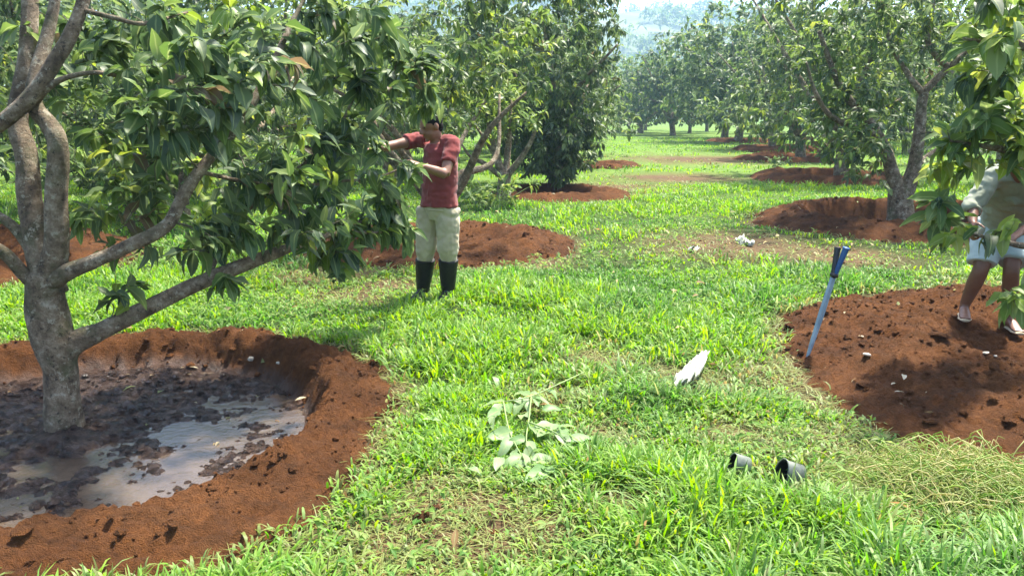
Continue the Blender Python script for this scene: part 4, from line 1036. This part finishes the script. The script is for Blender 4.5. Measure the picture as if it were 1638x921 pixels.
def pot(px, py, rad, L, az, label):
    g = G(px, py, 0.09); t = empty('plastic_pot', (g[0], g[1], gz(g)), label, 'pot', 'plastic pots lying in the grass')
    ax = np.array([math.cos(az), math.sin(az), -0.22]); ax = ax/np.linalg.norm(ax); mouth = np.array([g[0], g[1], 0.095])
    s = np.array([0, .02, .5, .96, 1.0]); P = mouth + ax*L*s[:, None]
    sd = np.array([0, 0, 1.0])
    Ro = rad*np.array([1.0, 1.0, .9, .78, .70]); v, f = tube(P, Ro, 28, 0.14, 2, hint=sd, R2=Ro*0.68, cap=False)
    a = Acc(); a.add(v, f)
    n = len(v); vb = np.vstack([v[-28:], P[-1]]); a.add(vb, [np.stack([np.full(28, 28), np.arange(28), np.roll(np.arange(28), -1)], -1)])
    link('wall', a.mesh('wall'), M['pot'], t)
    Ri = rad*np.array([.985, .975, .87, .75, .05]); P2 = mouth + ax*L*np.array([0.0, .02, .5, .9, .91])[:, None]
    v, f = tube(P2, Ri*0.97, 28, 0.14, 2, hint=sd, R2=Ri*0.66, cap=False); link('inner_wall', Acc_mesh('inner_wall', v, f), M['pot_in'], t)
    th = np.linspace(0, 2*math.pi, 33); b = np.cross(ax, sd); b /= np.linalg.norm(b); u = np.cross(b, ax)
    Q = mouth + rad*(np.cos(th)[:, None]*u + 0.68*np.sin(th)[:, None]*b)*(1 + 0.28*(fbm(np.cos(th)*1.3, np.sin(th)*1.3, 0, 4, 2) - 0.5))[:, None]; v, f = tube(Q, np.full(33, .003), 6, cap=False); link('rim', Acc_mesh('rim', v, f), M['pot'], t)
pot(1250, 760, 0.068, 0.10, 0.25, 'larger grey plastic pot lying on its side in the grass')
pot(1172, 744, 0.050, 0.08, 0.25, 'smaller dark plastic pot half sunk in the grass beside the larger pot')

def loppers():
    Y0 = 5.2; g = G(1288, 572); t = empty('garden_loppers', (g[0], g[1], gz(g)), 'blue-handled garden loppers stuck upright in the soil heap edge', 'garden tool')
    tip = np.array([g[0], g[1], gz(g) - 0.06]); j = W(1334, 440, Y0 + .05); e1 = W(1352, 396, Y0 + .02); e2 = W(1342, 396, Y0 + .10)
    for nm, e, off, mt in (('handle', e1, 0.008, M['blue']), ('handle', e2, -0.008, M['black'])):
        o = np.array([off, 0, 0]); P = [j + o - (e - j)*0.1, j*0.6 + e*0.4 + o, j*0.2 + e*.8 + o, e + o]
        Q, R = smooth_path(P, [.013, .017, .020, .023], 5); v, f = tube(Q, R, 12); h = link(nm, Acc_mesh(nm, v, f), mt, t)
        v, f = tube(np.array([e + o, e + o + (e - j)*0.08]), np.array([.0235, .021]), 12); link('end_cap', Acc_mesh('end_cap', v, f), M['black'], h, False).matrix_parent_inverse = Matrix.Translation(-Vector(t.location))
    for s in (1, -1):
        o = np.array([0.009*s, 0.004*s, 0]); P = [tip, tip*.75 + j*.25 + o*.5, tip*.4 + j*.6 + o, j + o + (j - tip)*0.02]
        Q, R = smooth_path(P, [.006, .013, .015, .0125], 5); v, f = tube(Q, R, 10, R2=R*0.8); link('shaft', Acc_mesh('shaft', v, f), M['steel'], t)
    ax = nrm(j - tip); v, f = tube(np.array([j - ax*.012, j + ax*.012]), np.array([.028, .028]), 14); link('collar', Acc_mesh('collar', v, f), M['black'], t)
loppers()
# low leafy shoots beside the worker's soil ring
def shoot(px, py, n, h, label, pal):
    g = G(px, py); z = gz(g); t = empty('leafy_shoot', (g[0], g[1], z), label, 'plant')
    C = np.stack([g[0] + rng.normal(size=n)*0.28, g[1] + rng.normal(size=n)*0.25, z + h*(0.35 + .65*rng.random(n))], -1)
    acc = Acc(); D = []
    for c in C:
        s = np.linspace(0, 1, 5)[:, None]; b = np.array([g[0] + rng.normal()*.08, g[1] + rng.normal()*.08, z - .03]); Q = b + (c - b)*s + np.array([0, 0, .1])*s*(1 - s)
        v, f = tube(Q, np.linspace(.008, .003, 5), 5, cap=False); acc.add(v, f); D.append(nrm(c - b))
    tag(link('stem', acc.mesh('stem'), M['pale_stem'], t), kind='stuff')
    pos, dirs, roll, ln, tint = whorls(C, np.array(D), 10, 0.17, pal, 0.08, 0.3); emit_leaves(t, pos, dirs, roll, ln, tint, LEAF_MID, 30)
shoot(785, 338, 30, 0.50, 'low leafy green shoot in the grass beside the person in maroon', {'mid': .6, 'young': .4})
shoot(1240, 268, 8, 0.35, 'low leafy shoot by the low smooth soil bank', {'mid': .6, 'old': .4})

# ------------------------------------------------------------------ people
def remesh(name, parts, voxel, material, parent, wr=0.0, wscale=(6, 6, 14), seed=0, smooth_it=3):
    """one continuous skin grown over overlapping tapered forms"""
    a = Acc()
    for v, f in parts: a.add(v, f)
    me = a.mesh(name); o = bpy.data.objects.new(name, me); col.objects.link(o)
    m = o.modifiers.new('r', 'REMESH'); m.mode = 'VOXEL'; m.voxel_size = voxel; m.use_smooth_shade = True
    s = o.modifiers.new('s', 'SMOOTH'); s.factor = 0.5; s.iterations = smooth_it
    dg = bpy.context.evaluated_depsgraph_get(); me2 = bpy.data.meshes.new_from_object(o.evaluated_get(dg))
    bpy.data.objects.remove(o); me2.name = name
    if wr:
        n = len(me2.vertices); co = np.zeros(n*3); no = np.zeros(n*3); me2.vertices.foreach_get('co', co); me2.vertices.foreach_get('normal', no)
        co, no = co.reshape(-1, 3), no.reshape(-1, 3)
        d = (np.abs(fbm(co[:, 0]*wscale[0], co[:, 1]*wscale[1], co[:, 2]*wscale[2], seed, 3) - 0.5)*2)
        d2 = fbm(co[:, 0]*30 + co[:, 2]*12, co[:, 1]*30, co[:, 2]*22, seed + 3, 2) - 0.5
        co = co + no*((d - 0.3)*wr + d2*wr*0.5)[:, None]; me2.vertices.foreach_set('co', co.ravel())
    me2.polygons.foreach_set('use_smooth', np.ones(len(me2.polygons), bool)); me2.update()
    me2.materials.clear(); me2.materials.append(material)
    return link(name, me2, None, parent)
def ball(c, r, n=14, hint=(1, 0, 0), axis=(0, 0, 1)):
    r = np.broadcast_to(np.asarray(r, float), (3,)); ax = nrm(np.array(axis)); h = np.array(hint, float); a = nrm(h - np.dot(h, ax)*ax); b = np.cross(ax, a)
    th = np.linspace(0, math.pi, n)[1:-1]; ph = np.arange(n)*2*math.pi/n; V = [np.array(c) + ax*r[2]]
    V = np.vstack([V] + [np.array(c) + ax*r[2]*math.cos(t) + math.sin(t)*(r[0]*np.cos(ph)[:, None]*a + r[1]*np.sin(ph)[:, None]*b) for t in th] + [[np.array(c) - ax*r[2]]])
    m = len(th); F = []; T = []
    for i in range(m - 1):
        for j in range(n): F.append((1 + i*n + j, 1 + (i+1)*n + j, 1 + (i+1)*n + (j+1) % n, 1 + i*n + (j+1) % n))
    for j in range(n): T += [(0, 1 + j, 1 + (j+1) % n), (1 + m*n, 1 + (m-1)*n + (j+1) % n, 1 + (m-1)*n + j)]
    return V, [np.array(F), np.array(T)]
def limbt(P, R, R2=None, hint=None, sides=16, n=5):
    Q, S = smooth_path(P, R, n); S2 = smooth_path(P, R2, n)[1] if R2 is not None else None
    return tube(Q, S, sides, hint=hint, R2=S2)
def hand(wrist, fwd, palm_n, s=1.0, curl=0.9, thumb=1):
    """palm, four unequal bent fingers and a thumb leaving the side of the palm"""
    f = nrm(fwd); n = np.array(palm_n, float); n = nrm(n - np.dot(n, f)*f); sd = np.cross(f, n)*thumb; w = np.array(wrist)
    parts = [limbt([w - f*.02*s, w + f*.03*s, w + f*.065*s, w + f*.09*s], np.array([.026, .034, .040, .038])*s, np.array([.020, .017, .016, .013])*s, hint=sd)]
    for k, (o, L) in enumerate([(.030, .072), (.010, .080), (-.010, .075), (-.029, .058)]):
        p = w + f*.088*s + sd*o*s; d = f.copy(); P = [p - f*.012*s]
        for q, seg in enumerate((.45, .32, .26)):
            ang = curl*(.45 + .35*q); d = nrm(f*math.cos(ang*(q + .6)) + n*math.sin(ang*(q + .6)))
            p = p + d*L*seg*s; P.append(p)
        parts.append(limbt(P, np.array([.0098, .0092, .0085, .0070])*s, sides=8, n=3))
    p0 = w + f*.025*s + sd*.028*s; d = nrm(f*.6 + sd*.7 + n*.25); P = [p0 - d*.01, p0 + d*.032*s, p0 + d*.05*s + (f*.6 + n*.5)*.022*s, p0 + d*.055*s + (f*.8 + n*.8)*.042*s]
    parts.append(limbt(P, np.array([.013, .0115, .010, .008])*s, sides=8, n=3)); return parts
def head(c, face, up, s=1.0):
    f = nrm(face); u = np.array(up, float); u = nrm(u - np.dot(u, f)*f); sd = np.cross(u, f); c = np.array(c)
    parts = [ball(c + u*.022*s - f*.008*s, np.array([.076, .094, .096])*s, 18, sd, u), ball(c + f*.026*s - u*.052*s, np.array([.056, .062, .066])*s, 16, sd, u),
             limbt([c + f*.082*s + u*.012*s, c + f*.098*s - u*.012*s, c + f*.108*s - u*.030*s, c + f*.086*s - u*.036*s], np.array([.010, .013, .017, .014])*s, sides=10),       # nose
             ball(c + f*.074*s - u*.068*s, np.array([.027, .018, .011])*s, 10, sd, u), ball(c + f*.070*s - u*.105*s, np.array([.024, .02, .016])*s, 10, sd, u),   # mouth, chin
             ball(c + f*.078*s + u*.018*s + sd*.03*s, np.array([.022, .012, .008])*s, 8, sd, u), ball(c + f*.078*s + u*.018*s - sd*.03*s, np.array([.022, .012, .008])*s, 8, sd, u)]
    for q in (1, -1): parts.append(ball(c + sd*q*.078*s - f*.012*s - u*.012*s, np.array([.012, .022, .034])*s, 10, sd, u))       # ears
    return parts, f, u, sd
def hair_cap(c, f, u, sd, s, parent, m, low=0.0):
    parts = [ball(c + u*.036*s - f*.022*s, np.array([.085, .098, .094])*s, 18, sd, u), ball(c - f*.060*s - u*.02*s, np.array([.070, .045, .06])*s, 14, sd, u)]
    o = remesh('hair', parts, 0.008, m, parent, 0.006, (40, 40, 40), 4, 1); return o
def eyes(c, f, u, sd, s, parent):
    for q in (1, -1):
        v, fc = ball(c + f*.080*s + u*.004*s + sd*q*.030*s, np.array([.012, .007, .006])*s, 10, sd, u); link('eye', Acc_mesh('eye', v, fc), M['eye'], parent)

def worker_maroon():
    Y = 6.95; g = G(698, 482); z0 = gz(g)
    t = empty('person', (g[0], Y, z0), 'person in maroon T-shirt, cream trousers and black boots reaching into the tree', 'person')
    J = lambda px, py, dy=0.0: W(px, py, Y + dy)
    face = nrm(np.array([-0.80, -0.52, -0.30])); side = nrm(np.array([0.55, -0.83, 0]))       # side: towards the left shoulder
    footA = J(677, 474, .06); footA[2] = gz(footA); footB = J(717, 479, -.03); footB[2] = gz(footB)
    kneeA, kneeB = J(681, 398, .02), J(717, 398, -.08); hipA, hipB = J(686, 332, .05), J(716, 332, -.06)
    waist, chest, neck = J(703, 312), J(704, 262), J(698, 222, -.02)
    shA, shB = J(668, 224, .10), J(724, 230, -.12)
    elA, haA = J(632, 232, -.02), J(600, 238, -.16); elB, haB = J(712, 279, -.30), J(676, 266, -.42)
    hc = J(689, 201, -.06)
    hp, f, u, sd = head(hc, face, (-.12, -.05, 1), 1.0)
    nk = [limbt([chest*.3 + neck*.7, neck, hc - u*.05 - f*.02], [.07, .056, .052])]
    arms = [limbt([shA, shA*.5 + elA*.5, elA], [.056, .048, .040]), limbt([elA, elA*.6 + haA*.4, haA], [.041, .040, .027]), limbt([shB, shB*.5 + elB*.5, elB], [.056, .049, .041]), limbt([elB, elB*.6 + haB*.4, haB], [.042, .041, .027])]
    torso = [limbt([waist - np.array([0, 0, .14]), waist, chest, neck - np.array([0, 0, .04])], [.14, .135, .16, .08], [.10, .10, .115, .07], hint=side)]
    legs = [limbt([hipA, kneeA, footA + np.array([0, 0, .10])], [.085, .058, .042]), limbt([hipB, kneeB, footB + np.array([0, 0, .10])], [.085, .058, .042])]
    hands = hand(haA, haA - elA, (-.2, -.3, -.9), 1.0, .8, 1) + hand(haB, haB - elB, (-.1, .4, -.9), 1.0, .7, -1)
    body = remesh('body', hp + nk + arms + torso + legs + hands, 0.0092, M['skin'], t, 0, smooth_it=2)
    hair_cap(hc, f, u, sd, 1.0, t, M['hair']); eyes(hc, f, u, sd, 1.0, t)
    hem = waist - np.array([0, 0, .095])
    sh = [limbt([hem, waist + np.array([0, 0, .03]), chest, chest*.45 + neck*.55, neck - np.array([0, 0, .025])], [.196, .184, .186, .165, .085], [.152, .140, .142, .115, .08], hint=side, sides=24)]
    sh += [limbt([neck*.55 + shA*.45 + np.array([0, 0, -.01]), shA, shA*.45 + elA*.55], [.070, .072, .072]), limbt([neck*.55 + shB*.45 + np.array([0, 0, -.01]), shB, shB*.35 + elB*.65], [.070, .070, .066])]
    shirt = remesh('shirt', sh, 0.010, M['maroon'], t, 0.024, (6, 6, 12), 5, 2)
    col_c = neck + np.array([0, 0, -.012]); th = np.linspace(0, 2*math.pi, 25); b2 = nrm(np.cross((0, 0, 1), side))
    Q = col_c + .083*np.cos(th)[:, None]*side + .078*np.sin(th)[:, None]*b2 + np.array([0, 0, 1])*(-.012*np.sin(th)[:, None]*0) ; v, fc = tube(Q, np.full(25, .010), 8, cap=False); link('collar', Acc_mesh('collar', v, fc), M['collar'], shirt, False).matrix_parent_inverse = Matrix.Translation(-Vector(t.location))
    wb = hem
    tr = [limbt([wb + np.array([0, 0, .05]), wb, (hipA + hipB)/2, (hipA + hipB)/2 - np.array([0, 0, .10])], [.150, .156, .172, .12], [.112, .118, .130, .10], hint=side, sides=24)]
    for hp_, kn, ft in ((hipA, kneeA, footA), (hipB, kneeB, footB)):
        tr.append(limbt([hp_ + np.array([0, 0, .0]), hp_*.55 + kn*.45, kn, kn*.70 + ft*.30], [.108, .104, .098, .062]))
    trousers = remesh('trousers', tr, 0.010, M['cream'], t, 0.026, (6, 6, 10), 9, 2)
    pc = hipB*.48 + kneeB*.52 + side*.098 + np.array([.02, 0, 0])
    v, fc = ball(pc, (.028, .075, .085), 14, side, (0, 0, 1)); remesh('cargo_pocket', [(v, fc)], .009, M['cream'], trousers, .008, (12, 12, 20), 2, 1).matrix_parent_inverse = Matrix.Translation(-Vector(t.location))
    belt_c = wb + np.array([0, 0, .0]); Q = belt_c + .166*np.cos(th)[:, None]*side + .126*np.sin(th)[:, None]*b2 - np.array([0, 0, .02]); v, fc = tube(Q, np.full(25, .012), 8, cap=False); link('undershirt_hem', Acc_mesh('undershirt_hem', v, fc), M['cream'], t)
    fd = nrm(np.array([-.55, -.83, 0]))
    for kn, ft, fdir in ((kneeA, footA, nrm(np.array([-.35, -.93, 0]))), (kneeB, footB, nrm(np.array([-.25, -.95, 0])))):
        top = kn*.80 + ft*.20; an = ft + np.array([0, 0, .09])
        parts = [limbt([top, top*.5 + an*.5, an, ft + np.array([0, 0, .03])], [.090, .076, .060, .054]), limbt([ft - fdir*.05 + np.array([0, 0, .045]), ft + fdir*.06 + np.array([0, 0, .045]), ft + fdir*.15 + np.array([0, 0, .035]), ft + fdir*.19 + np.array([0, 0, .03])], [.046, .048, .045, .030], [.044, .044, .034, .026], hint=np.cross(fdir, (0, 0, 1)))]
        bt = remesh('boot', parts, .009, M['boot'], t, .006, (12, 12, 25), 3, 2)
    return t
M['collar'] = cloth('pale_collar', (0.34, 0.24, 0.20), (0.45, 0.33, 0.28))
worker_maroon()

def worker_grey():
    Y = 6.0; J = lambda px, py, dy=0.0: W(px, py, Y + dy)
    fA = J(1541, 503, 0.0); fA[2] = gz(fA); fB = J(1617, 500, -.05); fB[2] = gz(fB)
    t = empty('person', (fA[0], Y, fA[2]), 'person in pale grey shirt and light shorts bending over on the soil heap', 'person')
    kA, kB = J(1569, 430, -.06), J(1618, 428, -.12); hA, hB = J(1580, 376, .05), J(1628, 374, .05)
    pel = (hA + hB)/2 + np.array([0, .02, .05]); chest = J(1622, 303, -.22); neck = J(1632, 266, -.40)
    shA, shB = J(1588, 283, -.30), J(1668, 290, -.40); elA, haA = J(1556, 328, -.38), J(1556, 358, -.52); elB, haB = J(1672, 345, -.52), J(1632, 372, -.66)
    side = nrm(shA - shB); face = nrm(np.array([0.15, -.72, -.66])); hc = neck + face*.10 + np.array([.02, -.03, .05])
    hp, f, u, sd = head(hc, face, (0.05, -.5, .8), 1.0)
    nk = [limbt([chest*.3 + neck*.7, neck, hc - f*.03], [.075, .058, .054])]
    arms = [limbt([shA, shA*.5 + elA*.5, elA], [.052, .046, .040]), limbt([elA, elA*.6 + haA*.4, haA], [.040, .038, .026]), limbt([shB, shB*.5 + elB*.5, elB], [.052, .046, .040]), limbt([elB, elB*.6 + haB*.4, haB], [.040, .038, .026])]
    torso = [limbt([pel, pel*.5 + chest*.5, chest, neck], [.14, .14, .155, .07], [.11, .10, .11, .065], hint=side)]
    aA, aB = fA + np.array([.015, .02, .085]), fB + np.array([.0, .02, .085])
    legs = [limbt([hA, hA*.5 + kA*.5, kA, kA*.62 + aA*.38, aA, fA + np.array([0, 0, .035])], [.085, .075, .056, .058, .036, .034]), limbt([hB, hB*.5 + kB*.5, kB, kB*.62 + aB*.38, aB, fB + np.array([0, 0, .035])], [.085, .075, .056, .058, .036, .034])]
    feet = []
    fds = (nrm(np.array([-.42, -.9, 0])), nrm(np.array([-.15, -.98, 0])))
    for ft, fd in zip((fA, fB), fds):
        sdv = np.cross(fd, (0, 0, 1))
        feet.append(limbt([ft - fd*.045 + np.array([0, 0, .036]), ft + fd*.04 + np.array([0, 0, .046]), ft + fd*.12 + np.array([0, 0, .028]), ft + fd*.155 + np.array([0, 0, .022])], [.030, .036, .043, .038], [.03, .036, .02, .014], hint=sdv))
        for k, (o, L) in enumerate([(-.030, .045), (-.011, .040), (.005, .036), (.020, .032), (.033, .026)]):
            p = ft + fd*.145 + sdv*o + np.array([0, 0, .022]); feet.append(limbt([p, p + fd*L*.6, p + fd*L + np.array([0, 0, -.004])], [.011 if k == 0 else .008]*2 + [.007], sides=8, n=3))
    hands = hand(haA, haA - elA, (.5, -.3, -.3), 1.0, .9, 1) + hand(haB, haB - elB, (-.3, -.3, -.6), 1.0, .9, -1)
    remesh('body', hp + nk + arms + torso + legs + feet + hands, .0092, M['skin_dark'], t, 0, smooth_it=2)
    hair_cap(hc, f, u, sd, 1.0, t, M['hair']); eyes(hc, f, u, sd, 1.0, t)
    sh = [limbt([pel + np.array([0, 0, -.02]), pel*.5 + chest*.5, chest, chest*.3 + neck*.7], [.165, .165, .178, .11], [.13, .13, .138, .09], hint=side, sides=24),
          limbt([chest*.3 + neck*.5 + shA*.2, shA, shA*.5 + elA*.5, elA, elA*.65 + haA*.35], [.08, .084, .074, .068, .056]), limbt([chest*.3 + neck*.5 + shB*.2, shB, shB*.5 + elB*.5, elB, elB*.65 + haB*.35], [.08, .084, .074, .068, .056])]
    remesh('shirt', sh, .010, M['grey_shirt'], t, .030, (7, 7, 12), 12, 2)
    so = [limbt([pel + np.array([0, 0, .07]), pel, pel - np.array([0, 0, .07])], [.175, .185, .17], [.14, .15, .14], hint=side, sides=24)]
    for h_, k_ in ((hA, kA), (hB, kB)): so.append(limbt([h_ + np.array([0, 0, .03]), h_*.5 + k_*.5, h_*.14 + k_*.86], [.115, .108, .104]))
    remesh('shorts', so, .010, M['pale_blue'], t, .022, (7, 7, 10), 15, 2)
    for ft, fd in zip((fA, fB), fds):
        sdv = np.cross(fd, (0, 0, 1)); P = [ft - fd*.08, ft - fd*.03, ft + fd*.06, ft + fd*.14, ft + fd*.20]; P = [p + np.array([0, 0, .008]) for p in P]
        v, fc = limbt(P, [.022, .038, .040, .048, .026], [.010]*5, hint=sdv, sides=20); s_ = link('sandal', Acc_mesh('sandal', v, fc), M['sole'], t)
        th = np.linspace(0, math.pi, 11)[:, None]; q = ft + fd*.085 + np.array([0, 0, .012]); Q = q + sdv*.046*np.cos(th) + np.array([0, 0, .052])*np.sin(th)
        v, fc = tube(Q, np.full(11, .010), 8, hint=fd, R2=np.full(11, .004)); link('strap', Acc_mesh('strap', v, fc), M['sole'], s_, False).matrix_parent_inverse = Matrix.Translation(-Vector(t.location))
worker_grey()

# ------------------------------------------------------------------ the hazy air
def haze():
    lo, hi = (-880, -55, -12), (880, 1450, 190)
    V = [(x, y, z) for x in (lo[0], hi[0]) for y in (lo[1], hi[1]) for z in (lo[2], hi[2])]
    F = [(0, 1, 3, 2), (4, 6, 7, 5), (0, 4, 5, 1), (2, 3, 7, 6), (0, 2, 6, 4), (1, 5, 7, 3)]
    me = bpy.data.meshes.new('haze'); me.from_pydata(V, [], F)
    m = bpy.data.materials.new('haze_air'); m.use_nodes = True; t = m.node_tree; t.nodes.clear()
    v = t.nodes.new('ShaderNodeVolumePrincipled'); v.inputs['Color'].default_value = (0.48, 0.70, 1.0, 1); v.inputs['Density'].default_value = 0.0007; v.inputs['Anisotropy'].default_value = 0.0
    o = t.nodes.new('ShaderNodeOutputMaterial'); t.links.new(v.outputs[0], o.inputs['Volume'])
    ob = link('haze', me, m); tag(ob, kind='stuff')
haze()
